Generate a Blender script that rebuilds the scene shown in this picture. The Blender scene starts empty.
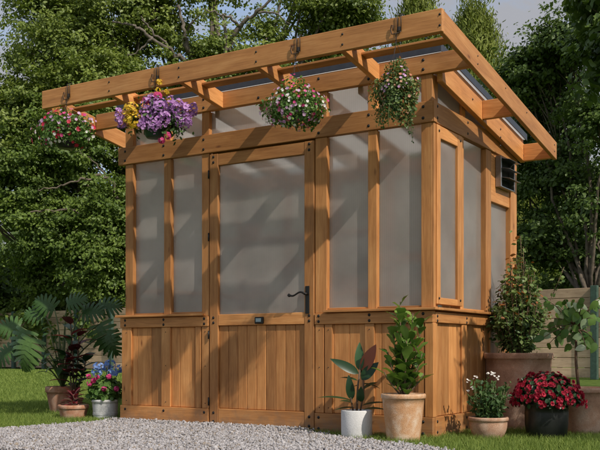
import bpy, bmesh, math, random
import numpy as np
from mathutils import Vector
random.seed(7); rng = np.random.default_rng(11)
S = bpy.context.scene; COL = S.collection
R = math.radians

# ------------------------------------------------------------ survey of the place
CAM = np.array([2.4506, -5.5114, 0.5591]); YAW = -0.5592; FPX = 940.4; CX, CY = 300.0, 351.3
FW = np.array([math.sin(YAW), math.cos(YAW), 0.0]); RT = np.array([math.cos(YAW), -math.sin(YAW), 0.0]); UP = np.array([0, 0, 1.0])
def ray(x, y): return FW*FPX + RT*(x-CX) + UP*(CY-y)
def onF(x, y, Y=0.0): d = ray(x, y); return CAM + d*((Y-CAM[1])/d[1])      # point on a plane parallel to the front wall
def onS(x, y, X=0.0): d = ray(x, y); return CAM + d*((X-CAM[0])/d[0])      # ... parallel to the side wall
def onG(x, y, Z=0.0): d = ray(x, y); return CAM + d*((Z-CAM[2])/d[2])      # ... on the ground
def atD(x, y, dep): return CAM + ray(x, y)*(dep/FPX)                       # at a given distance ahead
def depth(p): return float((np.array(p)-CAM) @ FW)
def FXx(px): return float(onF(px, 250)[0])
def SYy(px): return float(onS(px, 250)[1])

# ------------------------------------------------------------ materials
def new_mat(name):
    m = bpy.data.materials.new(name); m.use_nodes = True
    nt = m.node_tree; b = nt.nodes['Principled BSDF']
    return m, nt, b
def N(nt, t, **kw):
    n = nt.nodes.new(t)
    for k, v in kw.items():
        if k in n.inputs: n.inputs[k].default_value = v
        else: setattr(n, k, v)
    return n
def ramp(nt, stops):
    n = nt.nodes.new('ShaderNodeValToRGB'); e = n.color_ramp.elements
    while len(e) < len(stops): e.new(0.5)
    for i, (p, c) in enumerate(stops):
        e[i].position = p; e[i].color = (*c, 1) if len(c) == 3 else c
    return n
L = lambda nt, a, b: nt.links.new(a, b)

def wood_mat(name, c_dark, c_mid, c_light, rough=0.55, grime=0.25):
    m, nt, b = new_mat(name)
    at = N(nt, 'ShaderNodeAttribute', attribute_name='gr')
    mp = N(nt, 'ShaderNodeMapping'); mp.inputs['Scale'].default_value = (1.1, 9, 9); L(nt, at.outputs['Vector'], mp.inputs['Vector'])
    n1 = N(nt, 'ShaderNodeTexNoise', Scale=2.2, Detail=6, Roughness=0.6, Distortion=0.6); L(nt, mp.outputs[0], n1.inputs['Vector'])
    mp2 = N(nt, 'ShaderNodeMapping'); mp2.inputs['Scale'].default_value = (3, 60, 60); L(nt, at.outputs['Vector'], mp2.inputs['Vector'])
    n2 = N(nt, 'ShaderNodeTexNoise', Scale=2.0, Detail=4, Roughness=0.65); L(nt, mp2.outputs[0], n2.inputs['Vector'])
    mx = N(nt, 'ShaderNodeMath', operation='MULTIPLY_ADD'); L(nt, n2.outputs[0], mx.inputs[0]); mx.inputs[1].default_value = 0.45
    ml = N(nt, 'ShaderNodeMath', operation='MULTIPLY'); L(nt, n1.outputs[0], ml.inputs[0]); ml.inputs[1].default_value = 0.6
    L(nt, ml.outputs[0], mx.inputs[2])
    rp = ramp(nt, [(0.30, c_dark), (0.52, c_mid), (0.72, c_light)]); L(nt, mx.outputs[0], rp.inputs[0])
    # knots
    mp3 = N(nt, 'ShaderNodeMapping'); mp3.inputs['Scale'].default_value = (2.6, 7, 7); L(nt, at.outputs['Vector'], mp3.inputs['Vector'])
    vo = N(nt, 'ShaderNodeTexVoronoi', Scale=1.0); L(nt, mp3.outputs[0], vo.inputs['Vector'])
    kr = ramp(nt, [(0.02, (1, 1, 1)), (0.09, (0, 0, 0))]); L(nt, vo.outputs['Distance'], kr.inputs[0])
    mk = N(nt, 'ShaderNodeMix', data_type='RGBA'); L(nt, kr.outputs[0], mk.inputs[0]); L(nt, rp.outputs[0], mk.inputs[6])
    mk.inputs[7].default_value = (c_dark[0]*.62, c_dark[1]*.52, c_dark[2]*.5, 1)
    # tone of each board
    bt = N(nt, 'ShaderNodeAttribute', attribute_name='tone')
    hs = N(nt, 'ShaderNodeHueSaturation'); L(nt, mk.outputs[2], hs.inputs['Color'])
    mr = N(nt, 'ShaderNodeMapRange'); L(nt, bt.outputs['Fac'], mr.inputs[0]); mr.inputs[3].default_value = 0.68; mr.inputs[4].default_value = 1.25
    L(nt, mr.outputs[0], hs.inputs['Value'])
    tc = N(nt, 'ShaderNodeTexCoord')
    n3 = N(nt, 'ShaderNodeTexNoise', Scale=1.7, Detail=5, Roughness=0.6); L(nt, tc.outputs['Object'], n3.inputs['Vector'])
    gr = N(nt, 'ShaderNodeMapRange'); L(nt, n3.outputs[0], gr.inputs[0]); gr.inputs[1].default_value = .35; gr.inputs[2].default_value = .7; gr.inputs[3].default_value = 1.0; gr.inputs[4].default_value = 1.0-grime
    mm = N(nt, 'ShaderNodeMix', data_type='RGBA', blend_type='MULTIPLY'); mm.inputs[0].default_value = 1
    L(nt, hs.outputs[0], mm.inputs[6]); L(nt, gr.outputs[0], mm.inputs[7])
    # splashed soil and damp along the lowest hand's breadth of timber
    ge = N(nt, 'ShaderNodeNewGeometry'); sx = N(nt, 'ShaderNodeSeparateXYZ'); L(nt, ge.outputs['Position'], sx.inputs[0])
    n4 = N(nt, 'ShaderNodeTexNoise', Scale=14, Detail=6, Roughness=0.7); L(nt, tc.outputs['Object'], n4.inputs['Vector'])
    hz_ = N(nt, 'ShaderNodeMath', operation='MULTIPLY_ADD'); L(nt, sx.outputs[2], hz_.inputs[0]); hz_.inputs[1].default_value = -2.0; L(nt, n4.outputs[0], hz_.inputs[2])
    sp_ = N(nt, 'ShaderNodeMapRange'); L(nt, hz_.outputs[0], sp_.inputs[0]); sp_.inputs[1].default_value = .25; sp_.inputs[2].default_value = .62; sp_.inputs[4].default_value = .62
    md = N(nt, 'ShaderNodeMix', data_type='RGBA'); L(nt, sp_.outputs[0], md.inputs[0]); L(nt, mm.outputs[2], md.inputs[6]); md.inputs[7].default_value = (.20, .145, .10, 1)
    L(nt, md.outputs[2], b.inputs['Base Color'])
    b.inputs['Roughness'].default_value = rough; b.inputs['Specular IOR Level'].default_value = 0.35
    bp = N(nt, 'ShaderNodeBump', Strength=0.22, Distance=0.004); L(nt, mx.outputs[0], bp.inputs['Height']); L(nt, bp.outputs[0], b.inputs['Normal'])
    return m
def simple_mat(name, col, rough=0.5, metal=0.0, var=0.2, scale=30, bump=0.1, spec=0.5):
    m, nt, b = new_mat(name)
    tc = N(nt, 'ShaderNodeTexCoord'); n = N(nt, 'ShaderNodeTexNoise', Scale=scale, Detail=5, Roughness=0.6); L(nt, tc.outputs['Object'], n.inputs['Vector'])
    rp = ramp(nt, [(0.3, tuple(c*(1-var) for c in col)), (0.7, tuple(min(1, c*(1+var)) for c in col))]); L(nt, n.outputs[0], rp.inputs[0])
    L(nt, rp.outputs[0], b.inputs['Base Color'])
    b.inputs['Roughness'].default_value = rough; b.inputs['Metallic'].default_value = metal; b.inputs['Specular IOR Level'].default_value = spec
    if bump:
        bp = N(nt, 'ShaderNodeBump', Strength=bump, Distance=0.01); L(nt, n.outputs[0], bp.inputs['Height']); L(nt, bp.outputs[0], b.inputs['Normal'])
    return m
def pot_mat(name, c1, c2, c3, rough=0.85):
    """fired clay / cement: base, pale bloom, dark stain"""
    m, nt, b = new_mat(name); tc = N(nt, 'ShaderNodeTexCoord')
    n = N(nt, 'ShaderNodeTexNoise', Scale=7, Detail=7, Roughness=0.65, Distortion=0.4); L(nt, tc.outputs['Object'], n.inputs['Vector'])
    rp = ramp(nt, [(0.33, c3), (0.47, c1), (0.64, c2)]); L(nt, n.outputs[0], rp.inputs[0])
    n2 = N(nt, 'ShaderNodeTexNoise', Scale=160, Detail=3); L(nt, tc.outputs['Object'], n2.inputs['Vector'])
    mm = N(nt, 'ShaderNodeMix', data_type='RGBA', blend_type='OVERLAY'); mm.inputs[0].default_value = .35
    L(nt, rp.outputs[0], mm.inputs[6]); L(nt, n2.outputs[0], mm.inputs[7]); L(nt, mm.outputs[2], b.inputs['Base Color'])
    b.inputs['Roughness'].default_value = rough; b.inputs['Specular IOR Level'].default_value = .25
    bp = N(nt, 'ShaderNodeBump', Strength=.35, Distance=.006); L(nt, n2.outputs[0], bp.inputs['Height']); L(nt, bp.outputs[0], b.inputs['Normal'])
    return m
def leaf_mat(name, c1, c2, rough=0.5, trans=0.28, spec=0.35):
    m, nt, b = new_mat(name)
    at = N(nt, 'ShaderNodeAttribute', attribute_name='tone')
    rp = ramp(nt, [(0.0, c1), (1.0, c2)]); L(nt, at.outputs['Fac'], rp.inputs[0])
    L(nt, rp.outputs[0], b.inputs['Base Color']); b.inputs['Roughness'].default_value = rough; b.inputs['Specular IOR Level'].default_value = spec
    tr = N(nt, 'ShaderNodeBsdfTranslucent'); hs = N(nt, 'ShaderNodeHueSaturation', Value=1.3, Saturation=1.1); L(nt, rp.outputs[0], hs.inputs['Color']); L(nt, hs.outputs[0], tr.inputs['Color'])
    mx = N(nt, 'ShaderNodeMixShader'); mx.inputs[0].default_value = trans
    L(nt, b.outputs[0], mx.inputs[1]); L(nt, tr.outputs[0], mx.inputs[2]); L(nt, mx.outputs[0], nt.nodes['Material Output'].inputs[0])
    return m
M = {}
M['wood'] = wood_mat('cedar_stain', (0.35, 0.135, 0.038), (0.57, 0.245, 0.076), (0.73, 0.36, 0.130))
M['fence'] = wood_mat('fence_board', (0.38, 0.25, 0.155), (0.56, 0.385, 0.245), (0.68, 0.49, 0.33), .8, .35)
M['black'] = simple_mat('black_iron', (0.014, 0.013, 0.012), .45, .3, .3, 60, .05)
M['dgrey'] = simple_mat('roof_sheet', (0.045, 0.05, 0.06), .42, .3, .15, 20, .05)
M['roof'] = simple_mat('smoked_roof_sheet', (0.05, 0.055, 0.065), .4, 0, .15, 20, .03)
_nt = M['roof'].node_tree; _tl = _nt.nodes.new('ShaderNodeBsdfTranslucent'); _tl.inputs[0].default_value = (.9, .88, .85, 1); _mx = _nt.nodes.new('ShaderNodeMixShader'); _mx.inputs[0].default_value = .85
_nt.links.new(_nt.nodes['Principled BSDF'].outputs[0], _mx.inputs[1]); _nt.links.new(_tl.outputs[0], _mx.inputs[2]); _nt.links.new(_mx.outputs[0], _nt.nodes['Material Output'].inputs[0])
M['alu'] = simple_mat('brushed_aluminium', (0.30, 0.29, 0.285), .35, .8, .12, 80, .04)
M['postgreen'] = simple_mat('green_post', (0.045, 0.085, 0.06), .7, 0, .3, 20, .2)
M['screen'] = simple_mat('lcd', (0.30, 0.38, 0.40), .25, 0, .1, 50, 0)
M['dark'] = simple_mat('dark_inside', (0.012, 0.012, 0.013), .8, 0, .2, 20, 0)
M['soil'] = simple_mat('potting_soil', (0.035, 0.024, 0.016), .95, 0, .5, 120, .8)
M['bark'] = simple_mat('bark', (0.13, 0.105, 0.08), .9, 0, .5, 9, .9, .1)
M['barkpale'] = simple_mat('bark_pale', (0.15, 0.125, 0.105), .9, 0, .45, 6, .8, .1)
M['stem'] = simple_mat('stem_green', (0.09, 0.12, 0.035), .6, 0, .3, 40, .1)
M['stembrown'] = simple_mat('stem_brown', (0.14, 0.085, 0.05), .8, 0, .3, 60, .4)
M['terra'] = pot_mat('terracotta', (0.42, 0.20, 0.115), (0.52, 0.34, 0.24), (0.27, 0.12, 0.07))
M['terraold'] = pot_mat('weathered_terracotta', (0.55, 0.31, 0.165), (0.68, 0.52, 0.38), (0.50, 0.25, 0.11))
M['terradusk'] = pot_mat('pinkish_clay', (0.44, 0.255, 0.165), (0.54, 0.37, 0.27), (0.33, 0.18, 0.115))
M['whitepot'] = pot_mat('whitewashed_clay', (0.58, 0.57, 0.55), (0.72, 0.71, 0.69), (0.40, 0.38, 0.35))
M['concrete'] = pot_mat('pale_concrete', (0.66, 0.65, 0.63), (0.72, 0.71, 0.69), (0.58, 0.57, 0.55))
M['plasticblack'] = simple_mat('black_plastic', (0.012, 0.013, 0.012), .38, 0, .25, 30, .05)
M['plasticgreen'] = simple_mat('dark_green_plastic', (0.012, 0.045, 0.03), .4, 0, .25, 30, .05)
M['wire'] = simple_mat('dark_wire', (0.05, 0.04, 0.035), .5, .6, .2, 50, 0)

def pane_mat():
    m, nt, b = new_mat('twinwall_polycarbonate')
    tc = N(nt, 'ShaderNodeTexCoord'); at = N(nt, 'ShaderNodeAttribute', attribute_name='gr')
    sep = N(nt, 'ShaderNodeSeparateXYZ'); L(nt, at.outputs['Vector'], sep.inputs[0])
    w = N(nt, 'ShaderNodeMath', operation='MULTIPLY'); L(nt, sep.outputs[1], w.inputs[0]); w.inputs[1].default_value = 2*math.pi/0.015
    sn = N(nt, 'ShaderNodeMath', operation='SINE'); L(nt, w.outputs[0], sn.inputs[0])
    rp = ramp(nt, [(0.0, (0.60, 0.55, 0.51)), (1.0, (0.70, 0.65, 0.61))])
    mr = N(nt, 'ShaderNodeMapRange'); L(nt, sn.outputs[0], mr.inputs[0]); mr.inputs[1].default_value = -1; L(nt, mr.outputs[0], rp.inputs[0])
    nz = N(nt, 'ShaderNodeTexNoise', Scale=2.6, Detail=5, Roughness=.55); L(nt, tc.outputs['Object'], nz.inputs['Vector'])
    cz = ramp(nt, [(.36, (.70, .69, .67)), (.64, (1.12, 1.10, 1.08))]); L(nt, nz.outputs[0], cz.inputs[0])
    mz = N(nt, 'ShaderNodeMix', data_type='RGBA', blend_type='MULTIPLY'); mz.inputs[0].default_value = 1; L(nt, rp.outputs[0], mz.inputs[6]); L(nt, cz.outputs[0], mz.inputs[7])
    L(nt, mz.outputs[2], b.inputs['Base Color']); b.inputs['Roughness'].default_value = .17; b.inputs['Specular IOR Level'].default_value = .7; b.inputs['Coat Weight'].default_value = .2; b.inputs['Coat Roughness'].default_value = .22
    bp = N(nt, 'ShaderNodeBump', Strength=.12, Distance=.001); L(nt, sn.outputs[0], bp.inputs['Height']); L(nt, bp.outputs[0], b.inputs['Normal'])
    rf = N(nt, 'ShaderNodeBsdfRefraction', IOR=1.2, Roughness=.2); rf.inputs["Color"].default_value = (.95, .93, .91, 1)
    tl = N(nt, 'ShaderNodeBsdfTranslucent'); tl.inputs['Color'].default_value = (.8, .79, .77, 1)
    m1 = N(nt, 'ShaderNodeMixShader'); m1.inputs[0].default_value = .30; L(nt, rf.outputs[0], m1.inputs[1]); L(nt, tl.outputs[0], m1.inputs[2])
    m2 = N(nt, 'ShaderNodeMixShader'); m2.inputs[0].default_value = .76; L(nt, b.outputs[0], m2.inputs[1]); L(nt, m1.outputs[0], m2.inputs[2])
    L(nt, m2.outputs[0], nt.nodes['Material Output'].inputs[0]); return m
M['pane'] = pane_mat()
M['lf_shrub2'] = leaf_mat('shrub_leaf', (0.06, 0.115, 0.03), (0.24, 0.31, 0.10), .45, .3)
e_ = [n_ for n_ in M['lf_shrub2'].node_tree.nodes if n_.type == 'VALTORGB'][0].color_ramp.elements
e_[1].position = .82; x_ = e_.new(.93); x_.color = (.30, .12, .04, 1)

# ------------------------------------------------------------ object helpers
def link(name, me, mats, parent=None):
    o = bpy.data.objects.new(name, me); COL.objects.link(o)
    for m in (mats if isinstance(mats, (list, tuple)) else [mats]): me.materials.append(m)
    if parent is not None: o.parent = parent
    return o
def tag(o, label=None, cat=None, group=None, kind=None):
    if label: o['label'] = label
    if cat: o['category'] = cat
    if group: o['group'] = group
    if kind: o['kind'] = kind
    return o
def empty(name, loc=(0, 0, 0)):
    o = bpy.data.objects.new(name, None); COL.objects.link(o); o.location = loc; o.empty_display_size = .1
    return o

class MB:
    """collects verts / faces with the grain vector and a tone value"""
    def __init__(s): s.v = []; s.f = []; s.gr = []; s.tn = []; s.mi = []; s.sm = []; s.n = 0
    def add(s, v, f, gr=None, tone=None, mi=0, smooth=False):
        v = np.asarray(v, float); k = s.n; s.v.append(v); s.n += len(v)
        s.f += [tuple(i+k for i in q) for q in f]
        s.gr.append(np.asarray(gr, float) if gr is not None else v)
        s.tn.append(np.full(len(v), random.random() if tone is None else tone)); s.mi += [mi]*len(f); s.sm += [smooth]*len(f)
    def board(s, lo, hi, ch=.003, tone=None, axis=None, mat4=None, mi=0, skew=None):
        """chamfered box; grain runs along the longest axis; skew=(axis_along, axis_moved, slope)"""
        lo = np.array(lo, float); hi = np.array(hi, float); c = (lo+hi)/2; h = np.abs(hi-lo)/2
        ch = min(ch, h.min()*.45); V = []; 
        for sx in (-1, 1):
            for sy in (-1, 1):
                for sz in (-1, 1):
                    sg = np.array([sx, sy, sz])
                    for a in range(3):
                        q = sg*(h-ch); q[a] = sg[a]*h[a]; V.append(q)
        V = np.array(V); idx = lambda sx, sy, sz, a: ((sx*2+sy)*2+sz)*3+a
        Fc = []
        for a in range(3):
            b_, c_ = (a+1) % 3, (a+2) % 3
            for sa in (0, 1):
                loop = []
                for sb, sc in ((0, 0), (1, 0), (1, 1), (0, 1)):
                    t = [0, 0, 0]; t[a] = sa; t[b_] = sb; t[c_] = sc; loop.append(idx(*t, a))
                Fc.append(loop if sa else loop[::-1])
            for sb in (0, 1):
                for sc in (0, 1):     # edge along a, between faces b and c
                    t0 = [0, 0, 0]; t0[b_] = sb; t0[c_] = sc; t1 = list(t0); t1[a] = 1
                    q = [idx(*t0, b_), idx(*t1, b_), idx(*t1, c_), idx(*t0, c_)]
                    Fc.append(q if (sb ^ sc) == 0 else q[::-1])
        for sx in (0, 1):
            for sy in (0, 1):
                for sz in (0, 1):
                    q = [idx(sx, sy, sz, 0), idx(sx, sy, sz, 1), idx(sx, sy, sz, 2)]
                    Fc.append(q if (sx ^ sy ^ sz) else q[::-1])
        ax = int(np.argmax(h)) if axis is None else axis
        o_ = [ax]+[i for i in range(3) if i != ax]
        G = V[:, o_]+np.array([random.uniform(0, 60), random.uniform(0, 60), random.uniform(0, 60)])
        W = V+c
        if skew: W[:, skew[1]] += (W[:, skew[0]])*skew[2]
        if mat4 is not None: W = W @ mat4[:3, :3].T + mat4[:3, 3]
        s.add(W, Fc, G, tone, mi)
    def tube(s, pts, rad, seg=8, tone=None, mi=0, cap=True):
        pts = np.asarray(pts, float); n = len(pts); rad = np.broadcast_to(rad, (n,))
        T = np.gradient(pts, axis=0); T /= np.linalg.norm(T, axis=1)[:, None]+1e-9
        ref = np.array([0, 0, 1.0]) if abs(T[0][2]) < .9 else np.array([1.0, 0, 0])
        a = np.cross(T[0], ref); a /= np.linalg.norm(a)+1e-9; V = []
        for i in range(n):
            a = a-T[i]*(a@T[i]); a /= np.linalg.norm(a)+1e-9; b = np.cross(T[i], a)
            for k in range(seg):
                t = 2*math.pi*k/seg; V.append(pts[i]+rad[i]*(math.cos(t)*a+math.sin(t)*b))
        Fc = []
        for i in range(n-1):
            for k in range(seg):
                k2 = (k+1) % seg; Fc.append((i*seg+k, i*seg+k2, (i+1)*seg+k2, (i+1)*seg+k))
        if cap: Fc += [tuple(range(seg))[::-1], tuple((n-1)*seg+k for k in range(seg))]
        s.add(V, Fc, None, tone, mi, True)
    def lathe(s, prof, c, seg=40, tone=None, mi=0, sq=0.0):
        V = []; Fc = []; n = len(prof)
        for r, z in prof:
            for k in range(seg):
                t = 2*math.pi*k/seg; V.append((c[0]+r*math.cos(t), c[1]+r*math.sin(t), c[2]+z))
        for i in range(n-1):
            for k in range(seg):
                k2 = (k+1) % seg; Fc.append((i*seg+k, i*seg+k2, (i+1)*seg+k2, (i+1)*seg+k))
        s.add(V, Fc, None, tone, mi, True)
    def build(s, name, mats, parent=None):
        me = bpy.data.meshes.new(name); V = np.concatenate(s.v)
        me.from_pydata(V.tolist(), [], s.f)
        a = me.attributes.new('gr', 'FLOAT_VECTOR', 'POINT'); a.data.foreach_set('vector', np.concatenate(s.gr).astype(np.float32).ravel())
        t = me.attributes.new('tone', 'FLOAT', 'POINT'); t.data.foreach_set('value', np.concatenate(s.tn).astype(np.float32))
        me.polygons.foreach_set('material_index', s.mi); me.polygons.foreach_set('use_smooth', s.sm)
        me.update(); return link(name, me, mats, parent)

def mass_mesh(name, V, nper, faces, tone, mats, parent=None, smooth=False, tris=None):
    """V (n*nper,3): n copies of a pattern of faces (list of equal-length tuples)"""
    n = len(V)//nper; f = np.array(faces); k = f.shape[1]
    F = (np.arange(n)[:, None, None]*nper+f[None]).reshape(-1)
    me = bpy.data.meshes.new(name); me.vertices.add(len(V)); me.vertices.foreach_set('co', V.astype(np.float32).ravel())
    nf = n*len(f); me.loops.add(len(F)); me.polygons.add(nf)
    me.loops.foreach_set('vertex_index', F.astype(np.int32)); me.polygons.foreach_set('loop_start', (np.arange(nf)*k).astype(np.int32))
    me.update(calc_edges=True)
    t = me.attributes.new('tone', 'FLOAT', 'POINT'); t.data.foreach_set('value', np.repeat(tone, nper).astype(np.float32))
    if smooth: me.polygons.foreach_set('use_smooth', np.ones(nf, dtype=bool))
    return link(name, me, mats, parent)

def unit(v): return v/(np.linalg.norm(v, axis=-1, keepdims=True)+1e-9)
def leaf_cloud(P, Nn, size, aspect=.6, jitter=.7, sv=.35, along=None):
    """6-vert folded leaves at P, facing roughly Nn. returns verts (n*6,3)"""
    n = len(P)
    nn = unit(Nn+rng.normal(0, jitter, (n, 3)))
    a = rng.normal(0, 1, (n, 3)) if along is None else along+rng.normal(0, .35, (n, 3))
    t = unit(a-nn*(a*nn).sum(1, keepdims=True)); b = np.cross(nn, t)
    s = (size*(1+rng.uniform(-sv, sv, n)))[:, None]
    w = s*aspect*.5
    base = P; m1 = P+t*s*.33; m2 = P+t*s*.72; tip = P+t*s-nn*s*.15
    V = np.stack([base, m1+b*w-nn*w*.1, m2+b*w*.75+nn*w*.1, tip, m2-b*w*.75+nn*w*.1, m1-b*w-nn*w*.1], 1)
    return V.reshape(-1, 3)
LEAF_F = [(0, 1, 2, 3), (0, 3, 4, 5)]

# ------------------------------------------------------------ camera, light, sky
cam = bpy.data.cameras.new('camera'); co = bpy.data.objects.new('camera', cam); COL.objects.link(co)
co.location = CAM; co.rotation_euler = (R(90), 0, -YAW); cam.sensor_width = 36; cam.lens = 36*FPX/600
cam.shift_y = (CY-225)/600; cam.clip_end = 2000; cam.clip_start = .05; S.camera = co
SUN = np.array([2.90, -1.0, 2.80]); SUN /= np.linalg.norm(SUN)
sl = bpy.data.lights.new('sun', 'SUN'); so = bpy.data.objects.new('sun', sl); COL.objects.link(so)
so.location = (8, -3, 10); sl.energy = SUN_E = 3.1; sl.angle = R(.6); sl.color = (1, .93, .83)
so.rotation_euler = Vector(SUN).to_track_quat('Z', 'Y').to_euler()
W = bpy.data.worlds.new('World'); S.world = W; W.use_nodes = True; nt = W.node_tree
bg = nt.nodes['Background']; sky = N(nt, 'ShaderNodeTexSky', sky_type='NISHITA', sun_disc=False)
el = math.asin(SUN[2]); az = math.atan2(SUN[0], SUN[1])
sky.sun_elevation = el; sky.sun_rotation = az; sky.air_density = 1.0; sky.dust_density = 1.2
tc = N(nt, 'ShaderNodeTexCoord'); mp = N(nt, 'ShaderNodeMapping'); mp.inputs['Scale'].default_value = (2.2, 2.2, 5.5); mp.inputs['Location'].default_value = (0.35, .1, .2)
L(nt, tc.outputs['Generated'], mp.inputs['Vector'])
cn = N(nt, 'ShaderNodeTexNoise', Scale=1.6, Detail=8, Roughness=.58, Distortion=.3); L(nt, mp.outputs[0], cn.inputs['Vector'])
cr = ramp(nt, [(0.36, (0, 0, 0)), (0.54, (1, 1, 1))]); L(nt, cn.outputs[0], cr.inputs[0])
cm = N(nt, 'ShaderNodeMix', data_type='RGBA'); L(nt, cr.outputs[0], cm.inputs[0]); L(nt, sky.outputs[0], cm.inputs[6]); cm.inputs[7].default_value = (2.1, 2.15, 2.35, 1)
L(nt, cm.outputs[2], bg.inputs[0]); bg.inputs[1].default_value = .15
S.view_settings.view_transform = 'Standard'; S.view_settings.look = 'None'; S.view_settings.gamma = 1; S.view_settings.use_curve_mapping = False
S.view_settings.exposure = 0.36
S.render.engine = 'CYCLES'
S.cycles.max_bounces = 8; S.cycles.transparent_max_bounces = 8

# ------------------------------------------------------------ ground
def sheet(name, pts, z, mat):
    me = bpy.data.meshes.new(name); me.from_pydata([(x, y, z) for x, y in pts], [], [tuple(range(len(pts)))]); me.update()
    o = link(name, me, mat); tag(o, kind='structure'); return o
m, nt, b = new_mat('lawn_soil'); tc = N(nt, 'ShaderNodeTexCoord')
n = N(nt, 'ShaderNodeTexNoise', Scale=9, Detail=8, Roughness=.75); L(nt, tc.outputs['Object'], n.inputs['Vector'])
n2 = N(nt, 'ShaderNodeTexNoise', Scale=.5, Detail=4, Roughness=.6); L(nt, tc.outputs['Object'], n2.inputs['Vector'])
rp = ramp(nt, [(0.32, (0.06, 0.10, 0.018)), (0.68, (0.17, 0.24, 0.055))]); L(nt, n.outputs[0], rp.inputs[0])
rp2 = ramp(nt, [(0.35, (0.75, 0.8, 0.7)), (0.7, (1.1, 1.05, 1.0))]); L(nt, n2.outputs[0], rp2.inputs[0])
mm = N(nt, 'ShaderNodeMix', data_type='RGBA', blend_type='MULTIPLY'); mm.inputs[0].default_value = 1; L(nt, rp.outputs[0], mm.inputs[6]); L(nt, rp2.outputs[0], mm.inputs[7])
L(nt, mm.outputs[2], b.inputs['Base Color']); b.inputs['Roughness'].default_value = .95; b.inputs['Specular IOR Level'].default_value = .1
bp = N(nt, 'ShaderNodeBump', Strength=1, Distance=.05); L(nt, n.outputs[0], bp.inputs['Height']); L(nt, bp.outputs[0], b.inputs['Normal'])
M['lawn'] = m
sheet('lawn', [(-900, -900), (900, -900), (900, 900), (-900, 900)], 0, M['lawn'])
M['gravelbase'] = simple_mat('gravel_fines', (0.16, 0.15, 0.145), .95, 0, .6, 60, 1.0, .1)
# outline of the gravel bed (world x, y), counter-clockwise
GP = [(-3.05, -2.2), (-2.86, -1.05), (-2.76, -.45), (-2.70, -.12), (-2.70, .03), (-1.02, .03), (-.90, -.10), (-.45, -.32), (-.02, -.50), (.25, -.60), (.50, -.82), (.8, -1.3), (1.2, -2.2)]
def inside(X, Y, P):
    c = np.zeros(len(X), bool); j = len(P)-1
    for i in range(len(P)):
        xi, yi = P[i]; xj, yj = P[j]
        cond = ((yi > Y) != (yj > Y)) & (X < (xj-xi)*(Y-yi)/(yj-yi+1e-12)+xi); c ^= cond; j = i
    return c
sheet('gravel_bed', GP, .006, M['gravelbase'])
# pebbles
ico_v = []; t = (1+5**.5)/2
for a, b_ in ((-1, t), (1, t), (-1, -t), (1, -t)): ico_v.append((a, b_, 0))
for a, b_ in ((-1, t), (1, t), (-1, -t), (1, -t)): ico_v.append((0, a, b_))
for a, b_ in ((t, -1), (t, 1), (-t, -1), (-t, 1)): ico_v.append((a, 0, b_))
ico_v = unit(np.array(ico_v, float))
ico_f = [(0,11,5),(0,5,1),(0,1,7),(0,7,10),(0,10,11),(1,5,9),(5,11,4),(11,10,2),(10,7,6),(7,1,8),(3,9,4),(3,4,2),(3,2,6),(3,6,8),(3,8,9),(4,9,5),(2,4,11),(6,2,10),(8,6,7),(9,8,1)]
n = 78000
X = rng.uniform(-3.2, 1.2, n); Y = rng.uniform(-1.95, .06, n); wob = rng.normal(0, .03, (n, 2))
k = inside(X+wob[:, 0], Y+wob[:, 1], GP) & (Y < -.004); X = X[k]; Y = Y[k]; n = len(X)
sz = rng.uniform(.0035, .0098, n)*(1+.6*(rng.random(n) > .94))
Z = .006+rng.uniform(0, .018, n)+.014*np.exp(-((Y+.03)/.12)**2)
rot = rng.normal(0, 1, (n, 3, 3)); q, _ = np.linalg.qr(rot)
sc = np.stack([rng.uniform(.8, 1.5, n), rng.uniform(.7, 1.1, n), rng.uniform(.5, .9, n)], 1)*sz[:, None]
V = (ico_v[None]*(1+rng.normal(0, .12, (n, 12, 1))))*sc[:, None, :]
V = np.einsum('nij,nkj->nki', q, V)+np.stack([X, Y, Z], 1)[:, None]
m, nt, b = new_mat('pebble'); at = N(nt, 'ShaderNodeAttribute', attribute_name='tone')
rp = ramp(nt, [(0, (0.13, 0.12, 0.115)), (.10, (.28, .225, .17)), (.18, (0.27, 0.25, 0.245)), (.6, (0.35, 0.33, 0.33)), (1, (0.47, 0.445, 0.44))]); L(nt, at.outputs['Fac'], rp.inputs[0]); L(nt, rp.outputs[0], b.inputs['Base Color']); b.inputs['Roughness'].default_value = .85
M['pebble'] = m
tag(mass_mesh('gravel', V.reshape(-1, 3), 12, ico_f, rng.random(n)**1.0, m), 'pale grey crushed stone gravel spread in front of the greenhouse', 'gravel', kind='stuff')

# grass blades
def grass(name, X, Y, h, w, label):
    n = len(X); P = np.stack([X, Y, np.zeros(n)], 1); ang = rng.uniform(0, 2*math.pi, n)
    side = np.stack([np.cos(ang), np.sin(ang), np.zeros(n)], 1)
    la = rng.uniform(0, 2*math.pi, n); lean = np.stack([np.cos(la), np.sin(la), np.zeros(n)], 1)*rng.uniform(.1, .75, n)[:, None]
    hh = (h*rng.uniform(.45, 1.15, n))[:, None]; ww = w*rng.uniform(.7, 1.3, n)[:, None] if np.isscalar(w) else (w*rng.uniform(.7, 1.3, n))[:, None]
    V = np.stack([P-side*ww, P+side*ww, P+lean*hh*.35+UP*hh*.6+side*ww*.7, P+lean*hh+UP*hh, P+lean*hh*.35+UP*hh*.6-side*ww*.7], 1)
    tone = rng.random(n)
    return tag(mass_mesh(name, V.reshape(-1, 3), 5, [(0, 1, 2, 4), (4, 2, 3, 3)][:1], tone, M['grass']), label, 'grass', kind='stuff'), V, tone
M['grass'] = leaf_mat('grass_blade', (0.085, 0.145, 0.02), (0.29, 0.36, 0.085), .6, .3, .2)
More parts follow.
